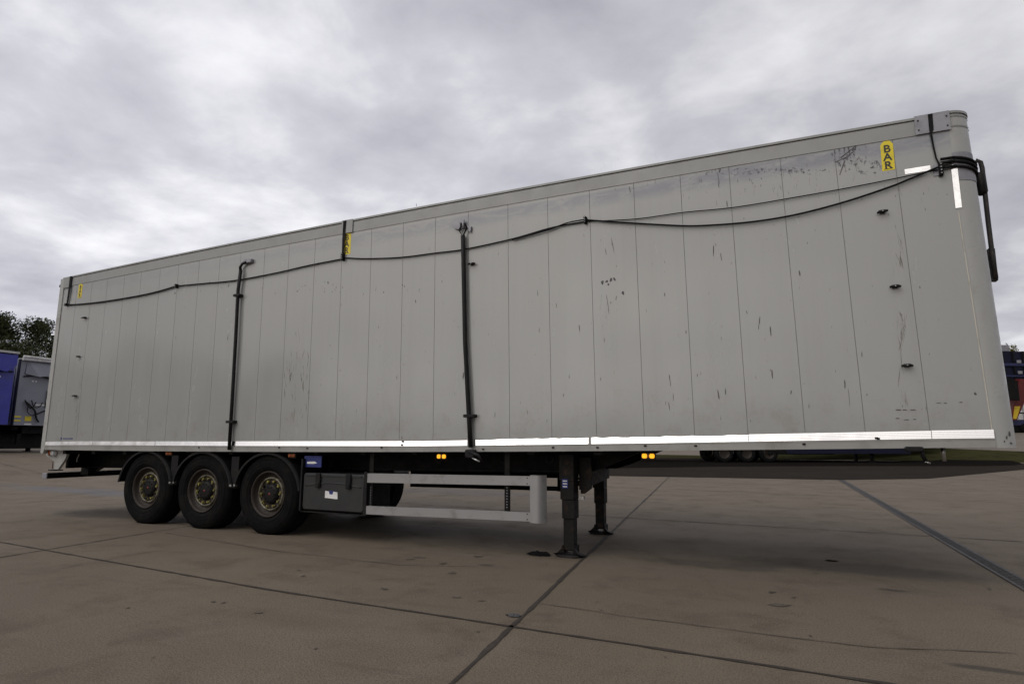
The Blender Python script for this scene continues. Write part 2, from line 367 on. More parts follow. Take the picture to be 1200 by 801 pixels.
cr = [[(195, 624), (320, 645), (470, 662), (600, 665)], [(630, 707), (760, 726), (870, 740), (1020, 757), (1190, 765)], [(0, 577), (90, 571), (150, 566)], [(60, 668), (130, 655), (200, 642)]]
strip('yard_cracks', [([tuple(gr(*q)[:2]) for q in l], .010, .012) for l in cr], CRACK, .0055)
# small dark spots of oil and rubber worn into the surface
random.seed(5); b = MB()
spots = [(250, 705, .03), (262, 706, .03), (150, 712, .025), (302, 718, .04), (350, 668, .03), (355, 675, .04), (450, 690, .05), (535, 700, .05), (530, 671, .07), (565, 704, .03), (915, 709, .09), (905, 694, .05), (930, 700, .03), (480, 655, .06), (520, 660, .05), (560, 652, .06), (900, 655, .08), (956, 672, .05), (700, 705, .02), (1160, 690, .03), (705, 715, .02), (860, 655, .05), (160, 690, .02), (560, 740, .02), (370, 760, .02), (180, 770, .015), (780, 770, .015), (950, 745, .02)]
for u, v, w_ in spots:
    c0 = gr(u, v); pts = []; ra = random.uniform(0, 3)
    for k in range(11):
        a_ = 2*math.pi*k/11; rr = w_*random.uniform(.45, 1.15); x_, y_ = rr*math.cos(a_), rr*.55*math.sin(a_); pts.append((c0.x+x_*math.cos(ra)-y_*math.sin(ra), c0.y+x_*math.sin(ra)+y_*math.cos(ra), .0045))
    b.add(pts, [list(range(11))], CRACK)
tag(b.build('yard_stains'), None, None, None, 'structure')
# slot drain
def dl(y): return .499-.0356*y
b = MB(); w = .085
for side in (-1, 1): b.add([(dl(y)+side*s_*w, y, .010) for y in (-5.5, 16.4) for s_ in (1, .62)], [(0, 1, 3, 2)], IRON)
b.add([(dl(y)+s_*w*.62, y, .006) for y in (-5.5, 16.4) for s_ in (-1, 1)], [(0, 1, 3, 2)], JOINT)
y = -5.4
while y < 16.3:
    b.add([(dl(y)-w*.6, y, .0105), (dl(y)+w*.6, y, .0105), (dl(y)+w*.6, y+.035, .0105), (dl(y)-w*.6, y+.035, .0105)], [(0, 1, 2, 3)], IRON); y += .075
tag(b.build('drain_channel'), None, None, None, 'structure')

# ------------------------------------------------------------------ the trailer
X0, X1, RC, YW = -12.70, .195, .175, 2.55
def wb(x): return 1-((x+6.2)/6.5)**2
def BZ(x, zl): return zl+TILT*(x+12.6)+max(-.2, wb(x))*(-.038+.10*max(0, min(1, (zl-1.05)/2.915)))
def CZh(x, zl): return zl+TILT*(x+12.6)
ORI = Vector((-6.2, 1.27, 0))
TR = empty('semi_trailer', ORI, 0, 'long dirty white moving floor semi trailer with black ropes, parked alone on its landing legs', 'trailer')
def part(b, name, parent=None, label=None): return b.build(name, parent or TR, ORI, label)
xs_ = [X0+.10+i*(X1-X0-.10)/60 for i in range(61)]
def band(b, za, zb, ya, yb, m, xa=None, xb=None):      # a lengthwise profile strip following the body lines
    q = [x for x in xs_ if (xa is None or x > xa) and (xb is None or x < xb)]
    if xa is not None: q = [xa]+q
    if xb is not None: q = q+[xb]
    V = []; F = []
    for x in q: V += [(x, ya, BZ(x, za)), (x, yb, BZ(x, za)), (x, yb, BZ(x, zb)), (x, ya, BZ(x, zb))]
    n = len(q)
    for i in range(n-1):
        for k in range(4): F.append((i*4+k, i*4+(k+1) % 4, (i+1)*4+(k+1) % 4, (i+1)*4+k))
    F += [(3, 2, 1, 0), (4*n-4, 4*n-3, 4*n-2, 4*n-1)]
    b.add(V, F, m)
def lean(b, k=.014, v0=0):
    for q in b.v[v0:]: q.x -= (q.z-1.15)*(k+.012*sst((q.x+2.5)/2.5))
# seams measured along the foot of the wall
SX = [-.239, -.716, -1.193, -1.678, -2.164, -2.653, -3.147, -3.641, -4.136, -4.66, -5.119, -5.59, -6.081, -6.554, -7.015, -7.48, -7.932, -8.40, -8.822, -9.254, -9.705, -10.117, -10.565, -10.969, -11.40, -11.80, -12.2]
b = MB(); g = .0022
cur = X0+.10; edges = sorted(SX)+[X1]
for i, sx in enumerate(edges):
    hi = sx-(g if i < len(SX) else 0)
    n = 3
    for k in range(n):
        a_, c_ = cur+(hi-cur)*k/n, cur+(hi-cur)*(k+1)/n
        b.add([(a_, 0, BZ(a_, 1.19)), (c_, 0, BZ(c_, 1.19)), (c_, 0, BZ(c_, 3.81)), (a_, 0, BZ(a_, 3.81))], [(0, 1, 2, 3)], PAINT)
    if i < len(SX):
        a_, c_ = sx-g, sx+g
        for x1, y1, x2, y2, mm in ((a_, 0, a_, .006, PAINT), (a_, .006, c_, .006, SEAM), (c_, .006, c_, 0, PAINT)):
            b.add([(x1, y1, BZ(x1, 1.19)), (x2, y2, BZ(x2, 1.19)), (x2, y2, BZ(x2, 3.81)), (x1, y1, BZ(x1, 3.81))], [(0, 1, 2, 3)], mm)
        cur = sx+g
lean(b)
# scratches and scuffs recorded from the wall
def blotch(u, v, w, h, m, lean=0, n=9):
    c0 = at(u, v, -.0015); V = []
    for k in range(n):
        a_ = 2*math.pi*k/n; r_ = random.uniform(.6, 1.1)
        V.append((c0.x+w/2*math.cos(a_)*r_+lean*h*math.sin(a_), -.0015-random.random()*.0008, c0.z+h/2*math.sin(a_)*r_))
    b.add(V, [list(range(n))], m)
for u, v, w, h in ((706, 331, .035, .05), (711, 329.5, .04, .03), (716, 328, .03, .05), (720, 327, .025, .055), (730, 343, .035, .05), (713, 333, .02, .03), (712, 354, .006, .25), (722, 349, .008, .06),
                   (785, 445, .008, .14), (789, 465, .006, .11), (784, 475, .006, .10), (780, 472, .004, .06), (905, 438, .012, .10), (842, 462, .014, .11), (850, 458, .009, .08), (927, 459, .01, .05), (903, 388, .012, .12), (890, 375, .01, .10), (889, 383, .008, .06),
                   (937, 320, .012, .06), (836, 293, .010, .14), (845, 301, .008, .09), (842, 209, .006, .14), (842, 216, .006, .1), (852, 239, .01, .09), (738, 222, .009, .10), (721, 222, .006, .04), (718, 287, .008, .20), (710, 295, .006, .07),
                   (630, 343, .006, .09), (652, 358, .007, .06), (632, 387, .006, .08), (679, 385, .008, .10), (708, 398, .006, .06), (580, 486, .006, .09), (618, 483, .006, .06), (641, 493, .006, .05), (667, 441, .006, .05), (488, 240, .01, .05), (465, 442, .008, .05),
                   (471, 514, .012, .07), (543, 440, .02, .09), (487, 353, .012, .05), (267, 395, .012, .10), (206, 395, .008, .06), (990, 450, .012, .09), (1010, 415, .008, .05), (1053, 480, .05, .012), (1060, 480, .04, .010), (1070, 480, .05, .010), (1052, 490, .04, .010),
                   (1062, 491.5, .05, .008), (1072, 491, .03, .008), (1100, 472, .05, .008), (1108, 472, .03, .010), (1126, 471, .03, .008), (1143, 461, .02, .03), (948, 475, .006, .05), (995, 465, .004, .2)):
    blotch(u, v, w, h, SCUFF, random.uniform(-.08, .08))
for _ in range(150):
    u = random.uniform(90, 1130); tv = random.uniform(.05, .97); top_ = 325-(u-75)*.18; v = top_+18+(505-top_-18)*tv
    blotch(u, v, random.uniform(.003, .008), random.uniform(.012, .05), SCUFF if random.random() < .5 else GRIME, random.uniform(-.1, .1), 6)
def smear(u0, v0, u1, v1, n, h, m=None, w=.012):           # many thin upright marks gathered in one area, denser in its middle
    for _ in range(n):
        blotch(u0+(u1-u0)*random.betavariate(2, 2), v0+(v1-v0)*random.betavariate(2, 2), random.uniform(.3, 1)*w, random.uniform(.3, 1)*h, m or GRIME, random.uniform(-.12, .12), 7)
smear(972, 163, 1020, 198, 70, .08, SCRAPE, .035); smear(860, 205, 900, 222, 14, .05, SCRAPE, .02); smear(700, 195, 1110, 205, 110, .035, SCRAPE, .05); smear(660, 180, 1110, 240, 120, .10, GRIME, .010)
smear(1020, 185, 1034, 203, 14, .03, SCRAPE, .09); smear(1045, 258, 1062, 330, 10, .30); smear(1050, 345, 1064, 425, 12, .32); smear(1055, 365, 1060, 400, 5, .25, SCUFF if False else GRIME, .03)
smear(545, 325, 556, 420, 8, .25); smear(330, 380, 366, 510, 46, .35, GRIME, .02); smear(270, 395, 283, 420, 6, .1); smear(1050, 432, 1066, 500, 7, .3)
smear(700, 345, 712, 400, 5, .3); smear(88, 470, 92, 510, 8, .3); smear(91, 430, 96, 462, 6, .2); smear(300, 480, 560, 515, 40, .05)
smear(150, 330, 560, 345, 50, .06, SCRAPE, .03)
for u0, v0, u1, v1 in ((985, 185, 1004, 170), (988, 187, 1000, 178), (1002, 176, 1004, 165), (990, 188, 984, 205), (994, 172, 996, 182), (979, 190, 992, 184)):
    q0, q1 = at(u0, v0, -.002), at(u1, v1, -.002); dd = (q1-q0).normalized(); nn = Vector((-dd.z, 0, dd.x))*.006
    b.add([q0+nn, q0-nn, q1-nn*.5, q1+nn*.5], [(0, 1, 2, 3)], SCUFF)
part(b, 'side_wall', label='near side wall of off-white planks with black scratches')
b = MB()
b.add([(X0+.1, YW, BZ(X0, 1.05)), (X1, YW, BZ(X1, 1.05)), (X1, YW, BZ(X1, 3.95)), (X0+.1, YW, BZ(X0, 3.95))], [(0, 1, 2, 3)], PAINT)
part(b, 'side_wall', label='far side wall')
# bottom rail, its lip
b = MB(); band(b, 1.05, 1.19, -.010, .03, RAIL); band(b, 1.110, 1.116, -.013, -.0102, RAIL)
part(b, 'bottom_rail')
b = MB(); band(b, 3.81, 3.938, -.005, .03, RAILTOP); band(b, 3.802, 3.81, -.0065, .02, RAILTOP); band(b, 3.938, 3.948, .004, .02, SEAM); band(b, 3.948, 3.970, -.014, .05, RAILTOP)
lean(b); part(b, 'roof_rail')
b = MB(); q = [x for x in xs_]
V = []; F = []
for x in q:
    for k in range(7):
        t = k/6; V.append((x, .05+(YW-.05)*t, BZ(x, 3.955)-.03*(1-4*(t-.5)**2)))
for i in range(len(q)-1):
    for k in range(6): F.append((i*7+k, i*7+k+1, (i+1)*7+k+1, (i+1)*7+k))
b.add(V, F, GALV, True); part(b, 'roof_tarpaulin')
b = MB(); b.hexa([(X0+.1, .03, BZ(X0, 1.08)), (X1, .03, BZ(X1, 1.08)), (X1, YW-.02, BZ(X1, 1.08)), (X0+.1, YW-.02, BZ(X0, 1.08)),
                  (X0+.1, .03, BZ(X0, 1.18)), (X1, .03, BZ(X1, 1.18)), (X1, YW-.02, BZ(X1, 1.18)), (X0+.1, YW-.02, BZ(X0, 1.18))], CHAS); part(b, 'floor')
# front: rounded corner posts and bulkhead
def corner(z0, z1, r, m, b, th0=-90, th1=0, yc=RC, sg=1):
    V = []; n = 14
    for zz in (z0, z1):
        for k in range(n+1):
            a_ = R(th0+(th1-th0)*k/n); V.append((X1+r*math.cos(a_), (yc+r*math.sin(a_)*sg), zz))
    b.add(V, [(k, k+1, n+2+k, n+1+k) for k in range(n)], m, True)
zb_, zt_ = BZ(X1, 1.045), BZ(X1, 3.955)
b = MB(); corner(zb_, zt_, RC, POST, b); corner(zb_, zt_, RC, POST, b, yc=YW-RC, sg=-1)
b.add([(X1+RC, RC, zb_), (X1+RC, YW-RC, zb_), (X1+RC, YW-RC, zt_), (X1+RC, RC, zt_)], [(0, 1, 2, 3)], POST)
lean(b); part(b, 'front_bulkhead')
b = MB()
b.hexa([(X1-.012, -.0045, zb_+.14), (X1-.004, -.0045, zb_+.14), (X1-.004, .0, zb_+.14), (X1-.012, .0, zb_+.14), (X1-.012, -.0045, zt_-.45), (X1-.004, -.0045, zt_-.45), (X1-.004, .0, zt_-.45), (X1-.012, 0, zt_-.45)], SEAMPALE)
lean(b)
for q in b.v: q.z = min(q.z, 3.20)
part(b, 'post_seam')
b = MB(); z3, z4 = at(1120, 209).z-.02, at(1120, 178).z; corner(z3, z4, RC+.004, GALV, b, -92, -8)
b.add([(X1-.004, -.005, z3), (X1, -.005, z3), (X1, -.005, z4), (X1-.004, -.005, z4)], [(0, 1, 2, 3)], GALV)
lean(b); part(b, 'corner_band')
for zz in (3.835, 3.93):
    b = MB()
    corner(BZ(X1, zz), BZ(X1, zz)+.012, RC+.006, RAILTOP, b); lean(b); part(b, 'corner_ring')
b = MB(); n = 14; pts = [(X1, 0)]+[(X1+(RC+.01)*math.cos(R(-90+90*k/n)), RC+(RC+.01)*math.sin(R(-90+90*k/n))) for k in range(n+1)]+[(X1+RC+.01, 1.2), (X1, 1.2)]
b.prism([(x, y, zt_+.004) for x, y in pts], (0, 0, .022), RAILTOP); lean(b); part(b, 'corner_cap')
# smudge on the post foot
b = MB()
for u, v, w, h in ((1182, 508, .03, .03), (1178, 512, .02, .02), (1184, 519, .03, .012), (1175, 517, .02, .01)):
    b.cut(); c0 = at(u, v, .06); a_ = math.acos(max(-1, min(1, (c0.x-X1)/(RC+.001)))); P_ = []
    for k in range(7):
        q = 2*math.pi*k/7; aa = -a_+w/RC*math.cos(q)*random.uniform(.5, 1)/2; P_.append((X1+(RC+.0015)*math.cos(aa), RC+(RC+.0015)*math.sin(aa), c0.z+h*math.sin(q)*random.uniform(.5, 1)))
    b.add(P_, [list(range(7))], SCUFF)
b.each('scuff_mark', TR, ORI)
# rear frame
b = MB()
x0 = X0; z0, z1 = CZh(X0, .985), BZ(X0, 3.955)
b.prism([(x0, -.012, z0+.03), (x0+.03, -.012, z0), (x0+.075, -.012, z0+.01), (x0+.10, -.012, z0+.09), (x0+.10, -.012, z1), (x0, -.012, z1)], (0, .14, 0), POST)
b.box((x0, YW-.12, z0), (x0+.1, YW+.01, z1), POST); b.box((x0, .128, z1-.12), (x0+.1, YW-.12, z1), POST)
part(b, 'rear_frame')
b = MB()
for y0, y1 in ((.13, 1.27), (1.28, YW-.13)): b.cut(); b.box((x0-.02, y0, CZh(x0, 1.1)), (x0+.04, y1, z1-.125), PAINT)
b.each('rear_door', TR, ORI)
for v in (418, 440, 470):
    zc_ = at(58, v).z; b = MB(); b.box((x0-.035, .0, zc_-.05), (x0-.001, .07, zc_+.05), POST, .01); b.tube([(x0-.03, .035, zc_-.06), (x0-.03, .035, zc_+.06)], .014, STEEL); part(b, 'door_hinge')
b = MB(); b.cut(); b.box((x0-.02, -.016, z1-.14), (x0-.001, .06, z1-.10), BLACK); b.cut(); b.box((x0+.10, -.020, z1-.17), (x0+.30, -.0145, z1+.01), RAILTOP); b.each('top_bracket', TR, ORI)
# reflective tape: rows of little mirror prisms whose faces look up at 45 degrees
def prisms(b, x0, x1, zf, h, y=-.0105, rows=5, m=TAPE, seg=40, ragged=0, ang=.24):
    t = h/rows
    V = []; F = []; n = seg
    for j in range(rows):
        k = len(V)
        for i in range(n+1):
            x = x0+(x1-x0)*i/n; z = zf(x)+j*t; top = t
            if ragged and j == rows-1: top = t*random.uniform(.35, 1.15)
            V += [(x, y-t*ang, z), (x, y, z+top)]
        for i in range(n): F.append((k+2*i, k+2*i+2, k+2*i+3, k+2*i+1))
        k2 = len(V)
        for i in range(n+1):
            x = x0+(x1-x0)*i/n; z = zf(x)+j*t; V += [(x, y-t*ang, z-.0002), (x, y, z-.0002)]
        for i in range(n): F.append((k2+2*i, k2+2*i+1, k2+2*i+3, k2+2*i+2))
    b.add(V, F, m)
# tape line follows the measured lower and upper edges
def tlo(x):
    P = [(-12.6, 1.122), (-11.55, 1.122), (-8.5, 1.096), (-5.2, 1.078), (-2.6, 1.098), (-.19, 1.120), (.2, 1.121)]
    for (a, c_), (d, e_) in zip(P[:-1], P[1:]):
        if x <= d: return c_+(e_-c_)*(x-a)/(d-a)+TILT*(x+12.6)
    return P[-1][1]+TILT*(x+12.6)
cuts = [(-12.59, -11.36, TAPEDULL, .056, 0), (-11.35, -9.9, TAPEDULL, .056, 0), (-9.89, -8.40, TAPE, .058, 0), (-8.34, -4.66, TAPE, .060, 0), (-4.57, -3.235, TAPE, .066, 1), (-3.205, -1.68, TAPE, .066, 1), (-1.675, -.24, TAPE, .066, 0), (-.235, .19, TAPE, .068, 0)]
for a_, c_, mm, h, rg in cuts:
    b = MB(); prisms(b, a_, c_, tlo, h, -.0112, 5, mm, max(4, int((c_-a_)*16)), rg); part(b, 'reflective_tape', label='dull stretch of reflective tape' if mm is TAPEDULL else None)
b = MB()
for u, v in ((233, 524), (268, 518.5), (472, 517), (471, 521), (700, 524), (1029, 513.5), (1027, 513), (942, 520), (815, 522), (756, 522), (648, 524), (566, 526), (447, 524), (360, 525), (327, 524)):
    b.cut(); c0 = at(u, v, -.0135); b.box((c0.x-.012, -.0205, c0.z-.008), (c0.x+.014, -.0105, c0.z+.008), BLACK, .003)
b.each('rail_rivet', TR, ORI)
hz_ = lambda x: 3.612+TILT*(x+.239)
b = MB(); b.cut(); prisms(b, -.239, -.045, hz_, .046, -.0016, 4, TAPE, 4, 0, .12); b.cut(); prisms(b, -.012, .137, hz_, .046, -.0016, 4, TAPE, 4, 0, .12); b.each('corner_marking', TR, ORI, 'horizontal arm of the L shaped corner marking')
b = MB(); t0, t1 = 3.238, 3.610; n = 34
for j in range(n):
    za, zb2 = t0+(t1-t0)*j/n, t0+(t1-t0)*(j+1)/n; xa, xb = .104, .150
    b.add([(xa, -.0076, za), (xb, -.0076, za), (xb, -.0062, zb2), (xa, -.0062, zb2), (xa, -.0062, za), (xb, -.0062, za)], [(0, 1, 2, 3), (0, 4, 5, 1)], TAPE)
part(b, 'corner_marking', label='upright arm of the L shaped corner marking')
# corner cover plate
b = MB(); b.box((-.13, -.020, CZh(0, 3.81)-.002), (.133, -.0145, CZh(0, 3.985)), GALV)
for xx in (-.105, .11):
    for zz in (3.84, 3.93): b.box((xx-.006, -.024, CZh(0, zz)), (xx+.006, -.0201, CZh(0, zz)+.012), BLACK)
part(b, 'cover_plate')
b = MB(); b.box((-6.60, -.019, BZ(-6.5, 3.80)), (-6.42, -.0145, BZ(-6.5, 3.975)), RAILTOP); part(b, 'cover_plate')
# stickers
def sticker(cx, zlo, w, h, lean=0):
    b = MB(); pts = [(-w/2, 0), (w/2, 0), (w/2, h*.87), (w*.22, h), (-w*.22, h), (-w/2, h*.87)]
    b.prism([(cx+x+lean*z, -.0022, zlo+z) for x, z in pts], (0, .0016, 0), YEL); s = part(b, 'height_sticker')
    for i, ch in enumerate('BAR'):
        cu = bpy.data.curves.new('lettering', 'FONT'); cu.body = ch; cu.size = h*.35; cu.align_x = 'CENTER'; cu.extrude = .0003; cu.offset = h*.0095
        to = bpy.data.objects.new('lettering', cu); col.objects.link(to); bpy.context.view_layer.update()
        me = bpy.data.meshes.new_from_object(to); bpy.data.objects.remove(to)
        zz = h*(.61-.275*i); me.transform(Matrix.Translation(Vector((cx+lean*zz, -.0030, zlo+zz))-ORI) @ Matrix.Diagonal((1.0, 1, 1.0, 1)) @ Matrix.Rotation(R(90), 4, 'X'))
        me.materials.clear(); me.materials.append(INK)
        o = bpy.data.objects.new('lettering', me); col.objects.link(o); o.parent = s
    b = MB(); b.box((cx-w*.35, -.0030, zlo+h*.045), (cx+w*.35, -.0023, zlo+h*.062), INK); part(b, 'fine_print', s)
sticker(-.361, 3.672, .100, .285, .01); sticker(-6.515, 3.64, .13, .315, 0); sticker(-12.14, 3.575, .10, .255, 0)
# cleats
def cleat(u, v, w=.085, tilt=.0, dark=True):
    c0 = at(u, v, -.02); b = MB()
    b.tube([(c0.x-w/2, -.028, c0.z-.004-tilt), (c0.x-w/4, -.034, c0.z), (c0.x+w/4, -.034, c0.z), (c0.x+w/2, -.028, c0.z-.004+tilt)], [.009, .014, .014, .009], BLACK, 8)
    b.box((c0.x-.022, -.03, c0.z-.012), (c0.x+.022, -.0001, c0.z+.010), BLACK, .004)
    b.box((c0.x-.004, -.050, c0.z-.004), (c0.x+.004, -.046, c0.z+.004), STEEL); part(b, 'rope_cleat')
cleat(1034, 248, tilt=.008); cleat(1049, 335.5); cleat(1063, 428); cleat(553, 309, .10); cleat(99, 372, .12); cleat(92, 417.5, .07); cleat(88, 463.5, .12)
# sheet tension bars
def bar(pts, r=.024):
    b = MB(); P_ = [at(u, v, -.045) for u, v in pts]; b.tube(P_, r, BLACK, 12); return part(b, 'tension_bar'), P_
def collar(P_, v, par, w=.10):
    a_ = at(P_[0], v, -.045); b = MB(); b.box((a_.x-w/2, -.075, a_.z-.018), (a_.x+w/2, -.0002, a_.z+.018), BLACK, .006); part(b, 'collar', par)
t1, _ = bar([(282, 317), (279, 340), (276, 400), (272, 470), (268.5, 527)]); collar((278.5,), 346, t1, .12); collar((270.5,), 494, t1, .14)
t2, _ = bar([(542.5, 276), (543, 300), (545, 400), (549.5, 487), (551.5, 524)], .026); collar((550.5,), 487, t2, .14)
b = MB(); P_ = [at(u, v, -.04) for u, v in ((282, 318), (281.5, 313), (284, 309), (289, 307))]; b.tube(P_, .02, BLACK, 8)
c0 = at(292, 306.5); b.box((c0.x-.07, -.05, c0.z-.03), (c0.x+.09, -.0002, c0.z+.03), GALV, .012); part(b, 'bar_mount', t1)
b = MB(); P_ = [at(u, v, -.04) for u, v in ((541, 262), (545, 262), (547, 267), (542.5, 277), (538, 270), (541, 263))]; b.tube(P_, .011, BLACK, 8)
c0 = at(534, 264.5); b.prism([at(529, 262, -.03), at(539, 260, -.03), at(539, 269, -.03), at(533, 268, -.03)], (0, .0298, 0), GALV); b.prism([at(546, 263, -.03), at(552, 265, -.03), at(551, 272, -.03), at(547, 268, -.03)], (0, .0298, 0), GALV)
b.tube([at(543, 258, -.035), at(543, 268, -.035)], .018, GALV, 10); part(b, 'bar_mount', t2)
b = MB(); c0 = at(553, 531, -.05)
b.box((c0.x-.075, -.085, c0.z-.05), (c0.x+.045, -.02, c0.z+.045), BLACK, .015); b.tube([c0+Vector((-.02, -.03, .02)), c0+Vector((.10, -.03, -.02)), c0+Vector((.13, -.01, -.09))], .018, BLACK)
b.tube([c0+Vector((.03, -.045, -.05)), c0+Vector((.12, -.045, -.085))], .009, STEEL); part(b, 'ratchet', t2)
# ropes
def smooth(pts, n=10):
    P_ = [Vector(q) for q in pts]; Q = [P_[0]*2-P_[1]]+P_+[P_[-1]*2-P_[-2]]; o_ = []
    for i in range(1, len(Q)-2):
        for k in range(n):
            t = k/n; a_, b_, c_, d_ = Q[i-1:i+3]
            o_.append(.5*((2*b_)+(c_-a_)*t+(2*a_-5*b_+4*c_-d_)*t*t+(3*b_-a_-3*c_+d_)*t**3))
    return o_+[P_[-1]]
def rope(px, r=.009, y=-.02, name='rope', n=8):
    b = MB(); b.tube(smooth([at(u, v, y) for u, v in px], n), r, ROPE, 7); return part(b, name)
rope([(79, 357), (90, 356.6), (120, 353.5), (160, 347), (185, 341.5), (207, 335)], .012)
rope([(207, 335), (240, 332), (276, 328.5), (320, 320.5), (362, 311), (403, 303)], .010)
rope([(403, 302), (430, 303), (470, 301.5), (510, 296.5), (545, 292), (600, 280), (640, 268.5), (660, 264), (686, 259.5)], .009)
rope([(600, 281), (640, 270), (665, 261), (686, 257)], .007, -.03)
rope([(686, 259.5), (745, 256.5), (800, 249), (860, 243), (930, 231.5), (1000, 219), (1050, 209), (1099, 199)], .0055)
rope([(686, 257.5), (720, 260), (760, 262.5), (800, 264.5), (830, 264), (880, 260), (930, 252), (985, 238), (1040, 220), (1070, 208), (1099, 196)], .0095, -.026)
def strap(px, w, name='strap'):
    b = MB(); P_ = [at(u, v, -.024) for u, v in px]; V = []; F = []
    for q, ww in zip(P_, w): V += [(q.x-ww/2, q.y, q.z), (q.x+ww/2, q.y, q.z), (q.x+ww/2, q.y+.005, q.z), (q.x-ww/2, q.y+.005, q.z)]
    for i in range(len(P_)-1):
        for k in range(4): F.append((i*4+k, i*4+(k+1) % 4, i*4+4+(k+1) % 4, i*4+4+k))
    b.add(V, F, ROPE); part(b, name)
strap([(83, 323.5), (81, 340), (78.5, 356)], [.055, .05, .04]); strap([(404, 258.5), (402.5, 280), (401.5, 300)], [.05, .04, .03])
strap([(1090, 133.5), (1091.5, 152), (1091, 156), (1094, 172), (1097, 185), (1101, 193)], [.035, .034, .016, .014, .013, .012])
def clip(u, v, n, s=.022):
    c0 = at(u, v, -.02); b = MB(); b.box((c0.x-s*.8, -.022, c0.z-s*n*.75), (c0.x+s*.8, -.0002, c0.z+s*n*.75), BLACK, .004)
    for k in range(n):
        zz = c0.z+(k-(n-1)/2)*s*1.4; b.lathe((c0.x, -.05, zz), [(0, .001), (0, s*.75), (.012, s*.85), (.028, s*.7)], BLACK, 14); b.lathe((c0.x, -.052, zz), [(0, .001), (0, s*.25), (.004, s*.25)], STEEL, 8)
    part(b, 'rope_clip')
clip(207, 335, 2, .02); clip(402, 301, 3, .022); clip(686, 258, 3, .018); clip(1102.5, 198.5, 4, .020); clip(78, 357, 1, .03)
b = MB(); c0 = at(1102, 198); b.box((c0.x-.055, -.0075, c0.z-.06), (c0.x+.0, -.0003, c0.z+.045), GALV); part(b, 'clip_plate')
for i, (dz, dx) in enumerate(((.045, 0), (.010, 0), (-.035, 0))):
    z0 = at(1108, 193).z+dz; P_ = [Vector((.03, -.03, z0)), Vector((.08, -.026, z0+.002)), Vector((X1, -.016, z0+.006))]
    P_ += [(X1+(RC+.016)*math.cos(R(a_)), RC+(RC+.016)*math.sin(R(a_)), z0+.006-.0006*(a_+90)) for a_ in range(-75, 1, 15)]
    P_ += [(X1+RC+.03, RC+.12, z0-.06), (X1+RC+.035, RC+.3, z0-.08)]
    b = MB(); b.tube(P_[2:], .0125, ROPE, 8); lean(b); q_ = len(b.v); b.tube([P_[0], P_[1], P_[2]-Vector((.065, 0, 0))], .0125, ROPE, 8); part(b, 'rope')
# rolled sheet handle on the bulkhead
tb = MB(); tp = [at(1141, 200, .36), at(1142, 192, .36), at(1145, 188, .36), at(1149, 190, .36), at(1151, 197, .36), at(1153, 215, .36), at(1158, 260, .36), at(1163, 300, .36), at(1167, 326, .36)]
tb.tube(tp, [.02]*9, IRON, 10); crank = part(tb, 'crank_handle')
b = MB(); b.tube([at(1147.5, 203, .36), at(1148, 206, .36), at(1151, 225, .36), at(1152, 228, .36)], [.03, .045, .045, .03], BLACK, 12); part(b, 'sleeve', crank)
b = MB(); q = [at(1158, 291, .36), at(1166, 291, .36), at(1170, 328, .36), at(1163, 328, .36)]; b.prism(q, (0, .08, 0), BLACK)
b.hexa([(X1+RC, .37, q[0].z-.1), (q[1].x, .37, q[0].z-.1), (q[1].x, .42, q[0].z-.1), (X1+RC, .42, q[0].z-.1), (X1+RC, .37, q[0].z-.07), (q[1].x, .37, q[0].z-.07), (q[1].x, .42, q[0].z-.07), (X1+RC, .42, q[0].z-.07)], BLACK); part(b, 'holder', crank)
# hook and short post under the front of the rail
b = MB(); c0 = at(1072, 526, -.02)
b.box((c0.x-.075, -.035, c0.z-.022), (c0.x+.065, .02, c0.z+.022), BLACK, .012); b.tube([(c0.x+.05, .0, c0.z), (c0.x+.06, .02, c0.z-.06), (c0.x+.085, .04, c0.z-.11)], .018, BLACK); b.tube([(c0.x+.07, .03, c0.z-.105), (c0.x+.11, .03, c0.z-.115)], .008, STEEL); part(b, 'release_handle')
b = MB(); c0 = at(1106, 536, .25); b.tube([(c0.x, .25, c0.z-.03), (c0.x, .25, c0.z+.12)], .016, STEEL); part(b, 'support_peg')
# tiny maker's marking at the rear foot (unreadable strokes)
b = MB(); c0 = at(71, 513.5, -.002)
b.cut(); b.box((c0.x, -.0022, c0.z-.02), (c0.x+.03, -.0008, c0.z+.02), BLUE)
b.cut(); b.box((c0.x+.06, -.0018, c0.z-.009), (c0.x+.32, -.0008, c0.z-.006), BLUE)
for k in range(6): b.box((c0.x+.06+k*.045, -.0022, c0.z-.008), (c0.x+.095+k*.045, -.0008, c0.z+.006+.003*(k % 2)), BLUE)
b.each('small_marking', TR, ORI)
# seamless pale decal near the top rear
b = MB(); q = [at(82, 353, -.0015), at(88, 352, -.0015), at(88, 355, -.0015), at(82, 356, -.0015)]; b.add(q, [(0, 1, 2, 3)], POST); part(b, 'small_marking')

